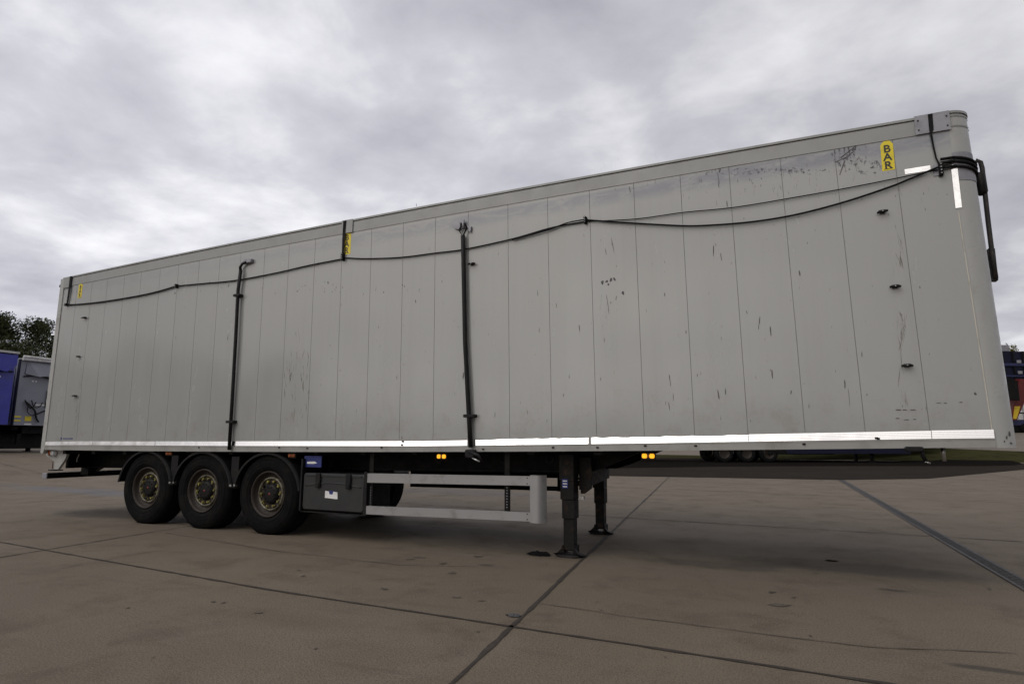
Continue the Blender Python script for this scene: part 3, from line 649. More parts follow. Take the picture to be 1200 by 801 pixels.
# --- chassis
b = MB()
for yc in (.62, 1.93):
    for xa, xb, zlo in ((-12.35, -7.0, .74), (-7.0, -3.45, .765)):
        V = []
        for z_, hw in ((zlo, .06), (zlo+.02, .06)): pass
        b.hexa([(xa, yc-.06, CZh(xa, zlo)), (xb, yc-.06, CZh(xb, zlo)), (xb, yc+.06, CZh(xb, zlo)), (xa, yc+.06, CZh(xa, zlo)), (xa, yc-.06, CZh(xa, zlo)+.02), (xb, yc-.06, CZh(xb, zlo)+.02), (xb, yc+.06, CZh(xb, zlo)+.02), (xa, yc+.06, CZh(xa, zlo)+.02)], CHAS)
        b.hexa([(xa, yc-.006, CZh(xa, zlo)+.02), (xb, yc-.006, CZh(xb, zlo)+.02), (xb, yc+.006, CZh(xb, zlo)+.02), (xa, yc+.006, CZh(xa, zlo)+.02), (xa, yc-.006, CZh(xa, 1.078)), (xb, yc-.006, CZh(xb, 1.078)), (xb, yc+.006, CZh(xb, 1.078)), (xa, yc+.006, CZh(xa, 1.078))], CHAS)
    b.prism([(-3.45, yc-.03, CZh(-3.45, .765)), (-3.25, yc-.03, CZh(-3.3, .83)), (-2.7, yc-.03, CZh(-2.7, 1.06)), (-3.45, yc-.03, CZh(-3.45, 1.06))], (0, .06, 0), CHAS)
for xx in [-12.2+.75*i for i in range(13)]:
    b.box((xx, .05, CZh(xx, .98)), (xx+.08, 2.5, CZh(xx, 1.04)), CHAS)
for xx in (-5.4, -4.5, -3.9, -6.4):                               # lightening holes read as rings on the web
    b.lathe((xx, .60, CZh(xx, .92)), [(0, .035), (-.004, .04), (-.004, .055), (0, .06)], BLACK, 16)
part(b, 'chassis_frame')
b = MB(); x_ = -12.40; b.box((x_-.03, .25, .745), (x_+.03, 2.3, 1.0), CHAS); b.box((x_-.1, .55, .62), (x_+.1, .68, .8), CHAS); b.box((x_-.1, 1.87, .62), (x_+.1, 2.0, .8), CHAS); part(b, 'light_panel')
b = MB()
b.prism([(-12.70, .07, .578), (-12.58, .07, .578), (-12.58, .07, .668), (-12.70, .07, .668)], (0, 2.41, 0), CHAS); bum = part(b, 'rear_bumper')
b = MB(); b.box((-12.703, .055, .575), (-12.577, .0698, .671), GALV, .008); part(b, 'end_cap', bum)
b = MB()
for yc in (.72, 1.83): b.cut(); b.prism([(-12.2, yc, .95), (-11.75, yc, .95), (-12.45, yc, .66), (-12.6, yc, .66), (-12.6, yc, .68)], (0, .08, 0), CHAS)
b.each('bracket', bum, ORI)
b = MB(); P_ = [at(u, v, .10) for u, v in ((62, 528), (80, 528.5), (76, 538), (68, 549.5), (63.5, 549.5), (64, 540), (55, 534.5), (54, 531), (60, 533), (65, 535.5))]
b.prism(P_, (0, .04, 0), POST); wb_ = part(b, 'lamp_bracket')
b = MB(); c0 = at(58, 530, .05); b.lathe(c0, [(0, .001), (0, .05), (.04, .05)], AMBD, 16); part(b, 'lamp', wb_)
b = MB(); c0 = at(61.5, 530.5, .05); b.lathe(c0, [(-.01, .001), (-.01, .045), (.04, .05)], WLENS, 16); part(b, 'lamp', wb_)
b = MB(); c0 = at(63, 550.5, .1); b.box((c0.x-.07, .05, c0.z-.008), (c0.x+.08, .2, c0.z+.008), CHAS); b.tube([at(62, 541, .1), at(61.5, 549, .1)], .006, BLACK); part(b, 'step_plate', wb_)
b = MB(); b.tube(smooth([at(93, 530, .3), at(92, 534, .3), at(90.5, 537, .3), at(90, 541, .3)]), .008, STEEL); b.tube([at(79, 530.5, .3), at(88, 530.7, .3)], .012, GALV); part(b, 'air_line')
# mudguards and wheels
WX = [-10.12, -8.925, -7.70]; WR = .53
def tyre(b, yo, sg):
    w = .37
    prof = [(0.045, .30), (.012, .325), (.0, .37), (.0, .43), (.012, .48), (.035, .51), (.06, .524), (.09, .53)]
    P_ = [(yo+sg*y, r) for y, r in prof]+[(yo+sg*(w-y), r) for y, r in reversed(prof)]
    return P_
def wheel(xc, yo, sg):
    zc_ = WR-.012
    w = empty('wheel', Vector((xc, 0, 0))-Vector((ORI.x, 0, 0))+Vector((0, yo+sg*.18-ORI.y, zc_))); w.parent = TR
    wo = Vector((xc, yo+sg*.18, zc_))
    b = MB(); c0 = Vector((xc, 0, zc_)); b.lathe(c0, tyre(b, yo, sg), TYRE, 64)
    for k in range(5):                                             # tread ribs stand proud between grooves
        y_ = yo+sg*(.075+.055*k); b.lathe(c0, [(y_-.019, .5295), (y_-.017, .5335), (y_+.017, .5335), (y_+.019, .5295)], TYRE, 64)
    for r_ in (.355, .40, .455): b.lathe(c0, [(yo-sg*.0005, r_-.003), (yo-sg*.004, r_), (yo-sg*.0005, r_+.003)], TYRE, 64)
    for v in b.v:                                                   # flattened where it carries the load
        if v.z < .012: v.z = .002
    b.build('tyre', w, wo)
    b = MB(); b.lathe(c0, [(yo+sg*.05, .302), (yo+sg*.022, .300), (yo+sg*.022, .284), (yo+sg*.05, .272), (yo+sg*.085, .262), (yo+sg*.095, .235), (yo+sg*.095, .0)], RIM, 48)
    b.lathe(c0, [(yo+sg*.094, .226), (yo+sg*.070, .218), (yo+sg*.067, .198), (yo+sg*.088, .192)], HUBR, 48); b.lathe(c0, [(yo+sg*.0935, .19), (yo+sg*.0935, .14)], RIM, 40)
    b.build('rim', w, wo)
    b = MB(); b.lathe(c0, [(yo+sg*.094, .138), (yo+sg*.075, .128), (yo+sg*.058, .112), (yo+sg*.052, .09), (yo+sg*.052, .0)], HUBD, 32)
    for k in range(10):
        a_ = 2*math.pi*k/10; b.lathe(c0+Vector((.092*math.cos(a_), 0, .092*math.sin(a_))), [(yo+sg*.052, .009), (yo+sg*.044, .009), (yo+sg*.044, .0)], HUBD, 8)
    hb = b.build('hub', w, wo)
    b = MB(); b.lathe(c0, [(yo+sg*.0515, .014), (yo+sg*.048, .012), (yo+sg*.048, 0)], RED, 12); b.build('dust_cap', w, wo)
    b = MB()
    for k in range(10):
        b.cut(); a_ = 2*math.pi*(k+.3)/10+xc; q = c0+Vector((.166*math.cos(a_), 0, .166*math.sin(a_)))
        b.lathe(q, [(yo+sg*.095, .020), (yo+sg*.065, .018), (yo+sg*.060, .014), (yo+sg*.060, 0)], NUT if random.random() < .85 else HUBD, 6, False)
        t_ = Vector((-math.sin(a_), 0, math.cos(a_))); n_ = Vector((math.cos(a_), 0, math.sin(a_)))
        p0 = q+Vector((0, yo+sg*.075, 0)); b.prism([p0+n_*.02, p0-n_*.02, p0+t_*.045], (0, sg*.006, 0), NUT)
    b.each('wheel_nut', w, wo)
    return w
for xc in WX: wheel(xc, .045, 1)
for xc in WX: wheel(xc, 2.505, -1)
for k, xc in enumerate(WX):
    b = MB(); b.tube([(xc, .2, .52), (xc, 2.35, .52)], .065, CHAS, 12); b.box((xc-.3, .55, .40), (xc+.1, .68, .55), CHAS); b.lathez((xc+.38, .62, .45), [(0, .10), (.05, .13), (.28, .13), (.33, .10)], BLACK); part(b, 'axle')
def fender(xc, y0, y1, lo, hi):
    b = MB(); n = 26; V = []; zc_ = .50
    for k in range(n+1):
        a_ = R(lo+(hi-lo)*k/n); rr = .595
        ca, sa = math.cos(a_), math.sin(a_)
        for (yy, r_) in ((y0, rr-.03), (y0, rr), (y0+.02, rr+.012), (y1, rr+.012), (y1, rr-.03), (y1-.006, rr-.03), (y1-.006, rr+.004), (y0+.02, rr+.004), (y0+.006, rr-.03)):
            V.append((xc+r_*ca, yy, min(zc_+r_*sa*.93+.01, CZh(xc, 1.045))))
    F = []
    for k in range(n):
        for j in range(9): F.append((k*9+j, k*9+(j+1) % 9, (k+1)*9+(j+1) % 9, (k+1)*9+j))
    F += [list(range(9)), list(range(n*9+8, n*9-1, -1))]
    b.add(V, F, BLACK, False)
    return part(b, 'mudguard')
for y0, y1 in ((.02, .44), (2.11, 2.53)):
    for xc in WX: fender(xc, y0, y1, 8, 172)
b = MB()
for xx in (-9.52, -8.31):
    b.cut(); b.box((xx-.05, .018, .600), (xx-.01, .05, .625), STEEL); b.box((xx+.03, .018, .605), (xx+.06, .05, .63), STEEL)
    b.box((xx-.07, .05, .58), (xx+.07, .10, 1.0), BLACK); b.box((xx-.05, .03, .59), (xx+.06, .06, .60), BLACK)
b.each('mudguard_clip', TR, ORI)
# toolbox
X_, Xb = -7.085, -6.115
b = MB(); b.box((X_, .05, .355), (Xb, .50, .812), BOX, .022)
arc = []
for k in range(17):
    t = k/16; arc.append((X_+.04+(Xb-X_-.08)*t, .046, .655+.045*math.sin(math.pi*t)))
b.tube(arc, .007, BOX, 6); b.box((X_+.05, .042, .775), (Xb-.04, .0498, .797), BOX, .004)
tbx = part(b, 'toolbox')
for xx in (X_+.22, X_+.70):
    b = MB(); b.box((xx, .022, .635), (xx+.075, .0455, .818), BLACK, .008); b.box((xx+.012, .014, .64), (xx+.063, .0215, .70), BLACK, .004); part(b, 'latch', tbx)
b = MB(); b.prism([(X_+.37, .0460, .515), (X_+.37, .0460, .60), (X_+.43, .0460, .595), (X_+.44, .0460, .56), (X_+.49, .0460, .56), (X_+.50, .0460, .595), (X_+.565, .0460, .59), (X_+.57, .0460, .505)], (0, .0035, 0), LBL); part(b, 'label', tbx)
b = MB(); b.box((X_+.43, .0462, .55), (X_+.52, .0495, .60), BLUE, .002); part(b, 'label', tbx)
b = MB(); b.box((X_-.03, .03, .34), (X_-.005, .52, .99), BLACK); b.box((Xb+.005, .03, .33), (Xb+.05, .52, .85), BLACK); b.box((X_-.03, .06, .322), (Xb+.05, .5, .338), BLACK); part(b, 'bracket', tbx)
c0 = at(357, 533.5, .08); c1 = at(376.5, 547.5, .08)
b = MB(); b.box((c0.x, .078, c1.z), (c1.x, .088, c0.z), BLUE, .004); pl = part(b, 'blue_plate')
b = MB(); b.prism([(c0.x+.05, .0755, c1.z+.045), (c0.x+.05, .0755, c1.z+.07), (c0.x+.18, .0755, c1.z+.075), (c0.x+.215, .0755, c1.z+.055), (c0.x+.17, .0755, c1.z+.045)], (0, .0022, 0), LBL); part(b, 'plate_lettering', pl)
# side guards
def guard(x0, x1, y, zs, m, end=True):
    b = MB()
    for (za0, zb0, za1, zb1) in zs:
        b.cut(); b.hexa([(x0, y, za0), (x1, y, za1), (x1, y+.03, za1), (x0, y+.03, za0), (x0, y, zb0), (x1, y, zb1), (x1, y+.03, zb1), (x0, y+.03, zb0)], m)
        for zz in (.2, .8): b.box((x1-.045, y-.003, za1+(zb1-za1)*zz-.006), (x1-.033, y-.0002, za1+(zb1-za1)*zz+.006), BLACK)
    return b
b = guard(-6.10, -3.905, .035, [(.722, .832, .757, .857), (.348, .446, .385, .478)], ALU); sg_ = b.each('side_guard_rail', TR, ORI)
b = MB(); V = []; n = 10
for zz in (.372, .868):
    for k in range(n+1):
        t = k/n; V.append((-3.91+.155*t, .03-.02*math.sin(math.pi*min(1, t*1.0))+(.09*max(0, t-.55)/.45)**1.0*1.0 if False else .032-.012*math.sin(math.pi*t)+.10*max(0, t-.6)**2*6, zz))
b.add(V, [(k, k+1, n+2+k, n+1+k) for k in range(n)], ALU, True)
b.add([(-3.91, .034, .372), (-3.755, .13, .372), (-3.755, .13, .868), (-3.91, .10, .868), (-3.91, .10, .372), (-3.91, .034, .868)], [(0, 4, 3, 5), (0, 1, 4), (5, 3, 2)], ALU)
part(b, 'end_post')
b = MB()
for u, u2 in ((437, 437), (595, 595)):
    b.cut(); a_, c_ = at(u, 531, .09), at(u2, 600, .09); b.box((a_.x-.03, .075, c_.z), (a_.x+.03, .10, a_.z+.03), GALV if False else CHAS)
    for k in range(9): b.box((a_.x-.006, .073, c_.z+.05+k*.03), (a_.x+.006, .0748, c_.z+.06+k*.03), GALV)
b.each('hanger', TR, ORI)
b = guard(-7.08, -4.25, 2.50, [(.66, .76, .69, .79), (.475, .545, .505, .57)], CHAS); b.each('side_guard_rail', TR, ORI, 'black rail of the far side guard')
b = MB(); b.cut(); b.box((-6.95, 2.46, .5), (-6.9, 2.49, 1.0), CHAS); b.cut(); b.box((-4.5, 2.46, .5), (-4.45, 2.49, 1.0), CHAS); b.each('hanger', TR, ORI)
# side markers; the glowing pair stands in for reflectors throwing back light
def lamp(u, v, m, w=.12, h=.045, y=.03):
    c0 = at(u, v, y); b = MB(); b.box((c0.x-w/2-.012, y+.008, c0.z-h/2-.012), (c0.x+w/2+.012, y+.03, c0.z+h/2+.012), BLACK, .006); o = part(b, 'side_marker')
    b = MB()
    for sgn in (-1, 1): b.box((c0.x+sgn*w*.31-w*.21, y-.006, c0.z-h/2), (c0.x+sgn*w*.31+w*.21, y+.0078, c0.z+h/2), m, .010)
    b.box((c0.x-w*.10, y-.004, c0.z-h*.4), (c0.x+w*.10, y+.0078, c0.z+h*.4), AMBD, .006); part(b, 'lens', o)
lamp(197.5, 531, AMBD); lamp(341.5, 533.5, AMBD, .11); lamp(517, 534.5, AMBGLOW, .11); lamp(759.5, 534, AMBGLOW, .12)
# landing legs
def leg(xc, yc, s=1):
    zc_ = 1.10
    b = MB(); b.box((xc-.095, yc-.085, .80), (xc+.075, yc+.085, 1.09), LEGM, .008); b.box((xc-.085, yc-.08, .60), (xc+.072, yc+.08, .80), LEGM, .008); b.box((xc-.07, yc-.07, .40), (xc+.075, yc+.07, .60), LEGM, .006)
    b.box((xc-.06, yc-.055, .07), (xc+.06, yc+.055, .40), LEGM, .005)
    o = part(b, 'landing_leg')
    b = MB(); b.tube([(xc-.07, yc, .085), (xc+.07, yc, .085)], .03, LEGM, 10)
    n = 16; V = []
    for (rx, ry, z_) in ((.155, .12, .003), (.17, .13, .014), (.15, .115, .026), (.085, .07, .034)):
        for k in range(n):
            a_ = 2*math.pi*k/n; wv = 1+.07*math.sin(3*a_+xc); V.append((xc+rx*wv*math.cos(a_), yc+ry*wv*math.sin(a_), z_+(.012*math.cos(2*a_) if rx > .16 and z_ > .01 else 0)))
    F = [(j*n+k, j*n+(k+1) % n, (j+1)*n+(k+1) % n, (j+1)*n+k) for j in range(3) for k in range(n)]+[list(range(n-1, -1, -1)), list(range(3*n, 4*n))]
    b.add(V, F, LEGM)
    for q in (-1, 1): b.prism([(xc+q*.055, yc-.075, .11), (xc+q*.12, yc-.10, .045), (xc+q*.16, yc-.11, .035), (xc+q*.14, yc-.08, .02), (xc+q*.05, yc-.07, .04)], (0, .03, 0), LEGM)
    b.box((xc-.075, yc-.075, .03), (xc-.06, yc+.075, .12), LEGM, .003); b.box((xc+.06, yc-.075, .03), (xc+.075, yc+.075, .12), LEGM, .003)
    part(b, 'foot', o); return o
l1 = leg(-3.58, .38); l2 = leg(-3.75, 2.12)
c0 = at(662, 567, .29)
b = MB(); b.box((c0.x-.035, .291, c0.z-.045), (c0.x+.035, .2945, c0.z+.055), BLUE, .004)
part(b, 'label', l1)
b = MB()
for zz in (-.03, .0, .03): b.cut(); b.box((c0.x-.025, .288, c0.z+zz), (c0.x+.025, .2905, c0.z+zz+.010), LBL)
b.each('label', l1, ORI)
b = MB(); b.prism([(-3.48, .45, 1.05), (-3.36, .45, 1.05), (-3.36, .45, .72), (-3.44, .45, .66), (-3.48, .45, .66)], (0, .05, 0), LEGM)
b.tube([(-3.60, .4, .74), (-3.70, 2.1, .76)], .03, LEGM, 10)
b.hexa([(-3.50, .46, .70), (-3.46, .46, .70), (-3.60, 2.05, .74), (-3.64, 2.05, .74), (-3.50, .46, 1.06), (-3.46, .46, 1.06), (-3.60, 2.05, 1.06), (-3.64, 2.05, 1.06)], LEGM)
for t in (.25, .5, .7): b.lathe((-3.48-.13*t, .44, .82), [(0, .0), (0, .02), (.01, .02)], BLACK, 10)
b.box((-3.47, .37, .60), (-3.42, .41, .64), STEEL); part(b, 'leg_brace')

# ------------------------------------------------------------------ scraps lying on the yard
def scrap(u, v, rx, ry, h, m, name, label, cat, seedv):
    random.seed(seedv); c0 = gr(u, v); b = MB(); n = 18; V = []
    for rr, z_ in ((1.0, .007), (.9, h*.6), (.55, h), (.2, h*.7)):
        for k in range(n):
            a_ = 2*math.pi*k/n; w = 1+random.uniform(-.22, .22); V.append((rx*rr*w*math.cos(a_), ry*rr*w*math.sin(a_), z_*random.uniform(.7, 1.25) if z_ > .01 else .0065))
    F = [(j*n+k, j*n+(k+1) % n, (j+1)*n+(k+1) % n, (j+1)*n+k) for j in range(3) for k in range(n)]+[list(range(n-1, -1, -1)), list(range(3*n, 4*n))]
    b.add(V, F, m); o = b.build(name); o.location = (c0.x, c0.y, 0); tag(o, label, cat)
scrap(632, 650, .13, .07, .035, TYRE, 'rubber_scrap', 'dark crumpled scrap lying left of the near landing leg foot', 'scrap', 3)
scrap(602, 721.5, .055, .035, .016, simple('lead_grey', (.05, .05, .055), .6), 'stone_chip', 'small flat dark chip lying beside the crossing of two joints', 'scrap', 5)
scrap(975, 657, .07, .03, .008, simple('pale_scrap', (.17, .17, .18), .6), 'flattened_scrap', 'small pale flattened scrap on the stained concrete before the drain', 'scrap', 8)
random.seed(11)

# ------------------------------------------------------------------ background trailers
def bg_trailer(name, loc, rz, label, body, Lb=12.0, kind='front'):
    t = empty(name, loc, rz, label, 'trailer')       # local: +x front face, y across
    b = MB(); b.box((-Lb, -1.25, 1.14), (0, 1.25, 3.95), body)
    for k in range(24): b.box((-Lb+.4+k*.49, -1.262, 1.3), (-Lb+.42+k*.49, -1.2502, 3.85), BGNAVY)
    b.build('body', t)
    b = MB(); b.box((-Lb, -.9, .8), (-.3, -.75, 1.139), CHAS); b.box((-Lb, .75, .8), (-.3, .9, 1.139), CHAS); b.box((-.6, -1.15, .95), (-.3, 1.15, 1.139), CHAS); b.box((-9, -1.2, .45), (-5, -1.17, .9), CHAS); b.build('chassis_frame', t)
    for yy in (-.75, .75):
        b = MB(); b.box((-2.6, yy-.07, .02), (-2.45, yy+.07, 1.1), CHAS); b.box((-2.68, yy-.14, .0), (-2.37, yy+.14, .03), CHAS); b.build('landing_leg', t)
    for xx in (-Lb+1.2, -Lb+2.5, -Lb+3.8):
        for sg in (-1, 1):
            b = MB(); b.lathe((xx, 0, .52), [(sg*1.2, .30), (sg*1.24, .34), (sg*1.24, .48), (sg*1.2, .52), (sg*.9, .52), (sg*.88, .3)], TYRE, 28); w = b.build('wheel', t)
            b = MB(); b.lathe((xx, 0, .52), [(sg*1.21, .30), (sg*1.15, .26), (sg*1.12, .2), (sg*1.12, 0)], RIM, 24); b.build('rim', w)
    return t
a = at; gz = .62
gp = Vector((-31.0, 8.75, gz))
def bz(x, y): return terrain(x, y)
# grey trailer: front face runs away along y
G = bg_trailer('parked_trailer', (-30.9, 10.0, .61), 0, 'bluish grey tipping trailer with hoses on its front wall, behind the white trailer at left', BGGREY)
b = MB(); b.box((.002, -1.24, 3.86), (.16, 1.24, 3.95), BGLIGHT); b.tube([(.1, -1.22, 4.0), (.1, 1.2, 3.97)], .07, BGLIGHT, 10); b.build('sheet_roll', G)
b = MB()
b.prism([(.01, -1.0, 3.9), (.01, 1.0, 3.9), (.25, .9, 3.45), (.22, -.6, 3.2), (.05, -1.05, 3.3)], (-.008, 0, 0), BGGREY)
b.tube([(.05, -1.1, 3.18), (.1, -.7, 3.25), (.1, -.35, 3.22), (.1, .2, 3.10), (.08, 1.0, 3.08), (.08, 1.05, 2.75)], .03, BLACK, 8); b.tube([(.07, -.1, 3.3), (.12, .75, 3.72)], .03, BLACK, 6)
b.tube([(.05, -.1, 2.65), (.05, 1.1, 2.62)], .02, BLACK); b.tube([(.05, -.12, 2.65), (.05, -.15, 1.9)], .02, BLACK); b.build('frame_pipe', G)
b = MB()
for q in range(2):
    y0 = -.95+.25*q; b.tube(smooth([(.06, y0, 2.2), (.16, y0+.05, 1.98-.05*q), (.2, y0+.2, 1.85+.05*(q % 2)), (.14, y0+.34, 2.0), (.06, y0+.42, 2.12)]), .022, BLACK, 6)
b.tube(smooth([(.07, -.95, 2.15), (.12, -.75, 1.95), (.1, -.55, 1.75), (.08, -.45, 1.45), (.1, -.35, 1.28)]), .035, BLACK, 6)
b.tube(smooth([(.1, -.45, 1.62), (.1, -.2, 1.75), (.08, .1, 1.78)]), .03, BLACK, 6)
b.tube(smooth([(.07, -.8, 2.0), (.14, -.85, 1.7), (.12, -.65, 1.55), (.08, -.5, 1.62)]), .015, BLACK, 6)
b.build('air_hose', G)
b = MB(); b.box((.01, .0, 1.35), (.10, 1.1, 1.9), GALV, .01); b.box((.102, .1, 1.66), (.13, 1.0, 1.70), BGLIGHT); b.box((.102, .1, 1.80), (.13, 1.0, 1.84), BLACK); b.box((.101, .15, 1.45), (.12, .35, 1.5), BGRED); b.build('connection_panel', G)
b = MB(); b.box((.003, -.85, 1.32), (.012, -.60, 1.52), YEL); b.build('hazard_label', G)
b = MB(); b.box((.003, -.85, 1.16), (.012, -.58, 1.22), LBL); b.box((.003, -.5, 1.98), (.012, -.1, 2.05), LBL); b.box((.003, -.75, 2.98), (.012, -.68, 3.04), LBL); b.box((.003, -.63, 2.98), (.012, -.56, 3.04), LBL); b.build('reflector', G)
b = MB(); b.box((.003, -1.24, 1.3), (.012, -1.0, 1.36), YEL); b.box((.003, -1.24, 1.46), (.012, -1.0, 1.52), YEL); b.build('hazard_label', G)
b = MB(); b.box((-.1, -1.30, 1.14), (.03, -1.252, 3.9), BGNAVY); b.build('corner_post', G)
b = MB(); b.prism([(-.3, -.9, .95), (-.3, .9, .95), (-.3, .9, .35), (-.3, .75, .35), (-.3, .75, .8), (-.3, -.75, .8), (-.3, -.75, .35), (-.3, -.9, .35)], (-.1, 0, 0), CHAS); b.box((-2.2, -1.1, .15), (-1.4, 1.1, 1.1), BLACK, .03); b.build('underframe_shade_box', G)  # front frame, plus a black box added to stand for the shade underneath
# blue trailer
B_ = bg_trailer('parked_trailer', (-29.8, 6.75, .61), 0, 'bright blue tipping trailer with a ladder on its front wall at the left edge', BGBLUE)
b = MB(); b.box((-.1, -1.25, 3.951), (.25, 1.25, 4.03), BGLIGHT); b.build('sheet_roll', B_)
b = MB(); b.box((-2.2, -1.2, .15), (-1.4, 1.2, 1.1), BLACK, .03); b.build('underframe_shade_box', B_)  # black box added to stand for the shade under the body
b = MB(); b.prism([(.002, -1.2, 3.9), (.002, 1.22, 3.9), (.002, 1.22, 3.5), (.002, .9, 3.2), (.002, -1.2, 3.6)], (.2, 0, 0), BGBLUE); b.build('header_board', B_)
b = MB(); b.box((.003, -1.2, 3.20), (.05, 1.2, 3.26), BGNAVY); b.build('frame_pipe', B_)
b = MB()
for yy in (.05, .55): b.tube([(.12, yy, 1.45), (.12, yy, 2.8)], .025, BGLIGHT, 6)
for k in range(6): b.tube([(.12, .05, 1.5+.24*k), (.12, .55, 1.5+.24*k)], .018, BGLIGHT, 6)
b.build('ladder', B_)
b = MB(); b.box((.003, .62, 2.98), (.012, .69, 3.04), LBL); b.box((.003, .73, 2.98), (.012, .80, 3.04), LBL); b.build('reflector', B_)
# the row seen only under the white trailer
def place(u, D): d = ray(u, 520); q = Vector((CX, CY, 0))+Vector((d.x, d.y, 0))*D; return q
q0 = place(1058, 37); q1 = place(815, 36); an = math.atan2(q0.y-q1.y, q0.x-q1.x)
T3 = bg_trailer('parked_trailer', (q0.x, q0.y, .0), an, 'dark navy trailer glimpsed under the white trailer, farther away', BGNAVY, (q0-q1).length)
b = MB(); Lb = (q0-q1).length; b.box((-Lb*.62, -1.24, .5), (-.5, -1.2, 1.13), BGNAVY); b.build('side_guard', T3)
b = MB()
for xx in (-1.0, -Lb*.45): b.box((xx, -1.27, 1.03), (xx+.2, -1.245, 1.12), BGRED)
b.build('side_marker', T3)
q0 = place(790, 38); T4 = bg_trailer('parked_trailer', (q0.x, q0.y, 0), an+.05, 'black chassised trailer parked left of the navy one, seen past the far landing leg', BGNAVY, 9.5)
q2 = place(1090, 41); T5 = bg_trailer('parked_trailer', (q2.x, q2.y, terrain(q2.x, q2.y)), an, 'second dark trailer of the far row, standing behind the navy one', BGNAVY, 16.0)
b = MB(); b.box((-15, -1.24, .35), (-.5, -1.2, 1.13), BGNAVY); b.build('side_guard', T5)
# machine at the right edge
q = place(1190, 45); gzr = terrain(q.x, q.y)
an2 = math.atan2(rt.y, rt.x)
MC = empty('recycling_machine', (q.x, q.y, gzr), an2, 'tall navy machine with a red conveyor arm at the right edge of the yard', 'machine')
b = MB(); b.box((-2.6, 0, 3.4), (3.5, 2.4, 6.0), BGNAVY)
for k in range(8): b.box((-2.5+k*.75, -.1, 3.4), (-2.42+k*.75, -.001, 6.0), CHAS)
b.box((-2.6, -.14, 4.9), (3.5, -.101, 5.1), BGNAV2); b.box((-2.6, -.14, 4.1), (3.5, -.101, 4.2), BGNAV2); b.build('hopper', MC)
b = MB(); b.box((-.6, .1, 6.01), (.5, 1.5, 6.5), GALV, .05); b.build('engine_cover', MC)
b = MB(); b.hexa([(-.6, -.5, .9), (-.1, -.5, .9), (-.1, 0, .9), (-.6, 0, .9), (.5, -.5, 3.9), (1.6, -.5, 3.9), (1.6, 0, 3.9), (.5, 0, 3.9)], BGRED); b.build('conveyor_arm', MC)
b = MB(); b.hexa([(-.35, -.52, 1.0), (-.1, -.52, 1.0), (-.1, -.501, 1.0), (-.35, -.501, 1.0), (-.15, -.52, 1.9), (.28, -.52, 1.9), (.28, -.501, 1.9), (-.15, -.501, 1.9)], BGYEL); b.build('arm_edge', MC)
b = MB(); b.hexa([(-1.2, -1.0, 2.4), (-.1, -1.0, 2.3), (-.1, -.6, 2.3), (-1.2, -.6, 2.4), (-1.2, -1.0, 4.1), (-.1, -1.0, 3.7), (-.1, -.6, 3.7), (-1.2, -.6, 4.1)], CHAS); b.build('feed_hood', MC)
b = MB()
for p_, q_ in (((-.4, -.4, .8), (1.2, -.4, 3.4)), ((.6, -.4, 3.6), (1.3, -.4, 1.0)), ((-.5, -.4, 1.4), (2.5, -.4, 1.45))): b.tube([p_, q_], .05, CHAS, 6)
b.build('support_strut', MC)
b = MB()
for xx in (.7, 2.2):
    for zz in (5.1, 4.3): b.box((xx, -.2, zz), (xx+.3, -.141, zz+.22), GALV)
b.build('lamp_panel', MC)
b = MB(); b.box((-1.2, -.2, .55), (3.4, 2.2, .95), BGNAV2); b.build('base_frame', MC)
b = MB()
for xx in (-.6, .7, 2.0): b.lathe((xx, 0, .35), [(-.3, .0), (-.3, .33), (.1, .34)], TYRE, 20)
b.box((-1.2, -.1, .0), (3.4, 2.0, .548), CHAS); b.build('track_unit', MC)
q = place(1196, 52)
b = MB(); b.box((-7, 0, 0), (7, .3, 4.2), BGWHITE); 
for k in range(28): b.box((-7+k*.5, -.03, .1), (-6.95+k*.5, -.001, 4.1), GALV)
o = b.build('sheet_wall'); o.location = (q.x, q.y, terrain(q.x, q.y)); o.rotation_euler = (0, 0, an2); tag(o, 'white ribbed sheet wall standing behind the navy machine at right', 'wall')

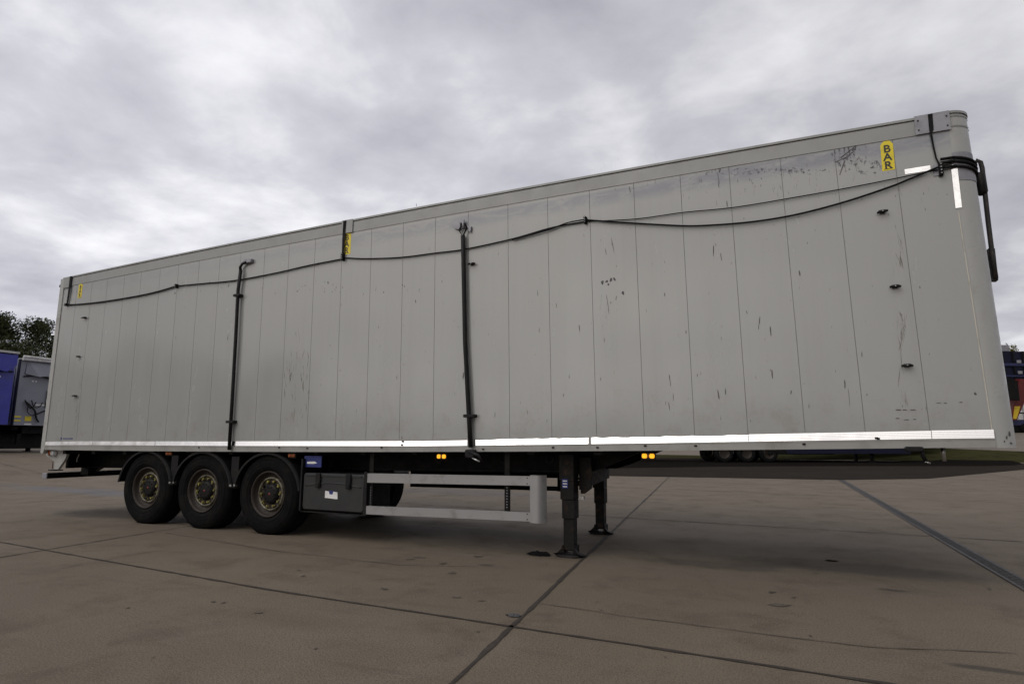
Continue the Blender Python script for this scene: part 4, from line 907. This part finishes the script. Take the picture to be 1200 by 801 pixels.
# ------------------------------------------------------------------ trees
def tree(name, loc, h, cr_, n, leaf, label, sd_, group=None):
    random.seed(sd_); t = empty(name, loc, 0, label, 'tree', group)
    b = MB(); tip = Vector((random.uniform(-.3, .3), random.uniform(-.3, .3), h*.75))
    b.tube([(0, 0, -.3), tip*.3, tip*.65, tip], [h*.030, h*.022, h*.014, h*.004], BARK, 8); limbs = []
    for k in range(13):
        a_ = 2.4*k+random.random(); z0 = h*random.uniform(.18, .6); s_ = tip*(z0/h/.75); s_.z = z0
        r_ = cr_*random.uniform(.45, .9); e_ = Vector((math.cos(a_)*r_, math.sin(a_)*r_, z0+h*random.uniform(.12, .32)))
        b.tube([s_, s_.lerp(e_, .5)+Vector((0, 0, h*.03)), e_], [h*.010, h*.006, h*.002], BARK, 5); limbs.append(e_)
    b.build('trunk', t)
    cl_ = []
    for k in range(46):
        a_ = random.uniform(0, 2*math.pi); zf = random.uniform(.16, 1.0); env = math.sqrt(max(.05, 1-((zf-.5)/.56)**2))*random.uniform(.55, 1.08)
        rr = cr_*env*math.sqrt(random.uniform(.15, 1)); cl_.append((Vector((math.cos(a_)*rr, math.sin(a_)*rr, h*zf*.96)), cr_*random.uniform(.13, .30)))
    cl_ += [(e_, cr_*.22) for e_ in limbs]
    b = MB(); V = []; F = []
    for i in range(n):
        c_, r_ = random.choice(cl_); d_ = Vector((random.gauss(0, 1), random.gauss(0, 1), random.gauss(0, .8))); d_ = d_.normalized()*r_*random.random()**.45
        p_ = c_+d_; s_ = random.uniform(.07, .17); nx = Vector((random.gauss(0, 1), random.gauss(0, 1), random.gauss(0, 1))).normalized(); ny = nx.orthogonal().normalized(); nz = nx.cross(ny)
        k = len(V); V += [p_-ny*s_, p_-nz*s_*.5, p_+ny*s_, p_+nz*s_*.5]; F.append((k, k+1, k+2, k+3))
    b.add(V, F, leaf)
    o = b.build('crown', t); return t
def gt(u, D): q = place(u, D); return (q.x, q.y, terrain(q.x, q.y)-.1)
tg = 'trees behind the parked trailers'
tree('tree', gt(-38, 56), 12.6, 5.6, 24000, LEAF, 'tallest dark green tree above the blue trailer at the left edge', 2, tg)
tree('tree', gt(14, 60), 12.6, 4.6, 24000, LEAF, 'dark leafy tree above the grey trailer, left of the lower ones', 3, tg)
tree('tree', gt(48, 66), 12.4, 3.9, 9000, LEAF, 'lower dark tree with gaps, next to the white trailer rear corner', 4, tg)
tree('tree', gt(80, 62), 9.5, 4.4, 8000, LEAF, 'low dark tree mostly hidden behind the white trailer rear corner', 5, tg)
tree('tree', gt(1203, 75), 11.4, 3.4, 9000, LEAF2, 'olive green tree top above the navy machine at right', 6)
# a far hedge line round the yard
random.seed(21); b = MB(); V = []; F = []
for i in range(9000):
    a_ = random.uniform(0, 2*math.pi); D = random.uniform(150, 172); hh = 6.5+2.5*math.sin(a_*7)+1.5*math.sin(a_*23+1)
    p_ = Vector((CX+D*math.cos(a_), D*math.sin(a_), random.random()**.8*hh)); s_ = random.uniform(.7, 1.5)
    nx = Vector((random.gauss(0, 1), random.gauss(0, 1), random.gauss(0, .5))).normalized(); ny = nx.orthogonal().normalized(); nz = nx.cross(ny)
    k = len(V); V += [p_-ny*s_, p_-nz*s_*.7, p_+ny*s_, p_+nz*s_*.7]; F.append((k, k+1, k+2, k+3))
for i in range(9000):
    a_ = R(random.uniform(196, 224)); D = random.uniform(72, 84); hh = 10+1.6*math.sin(a_*31)+math.sin(a_*67+1)
    p_ = Vector((CX+D*math.cos(a_), D*math.sin(a_), random.random()**.8*hh)); s_ = random.uniform(.4, .8)
    nx = Vector((random.gauss(0, 1), random.gauss(0, 1), random.gauss(0, .5))).normalized(); ny = nx.orthogonal().normalized(); nz = nx.cross(ny)
    k = len(V); V += [p_-ny*s_, p_-nz*s_*.7, p_+ny*s_, p_+nz*s_*.7]; F.append((k, k+1, k+2, k+3))
b.add(V, F, LEAF); tag(b.build('distant_wood'), 'far belt of dark trees round the yard', None, None, 'stuff')
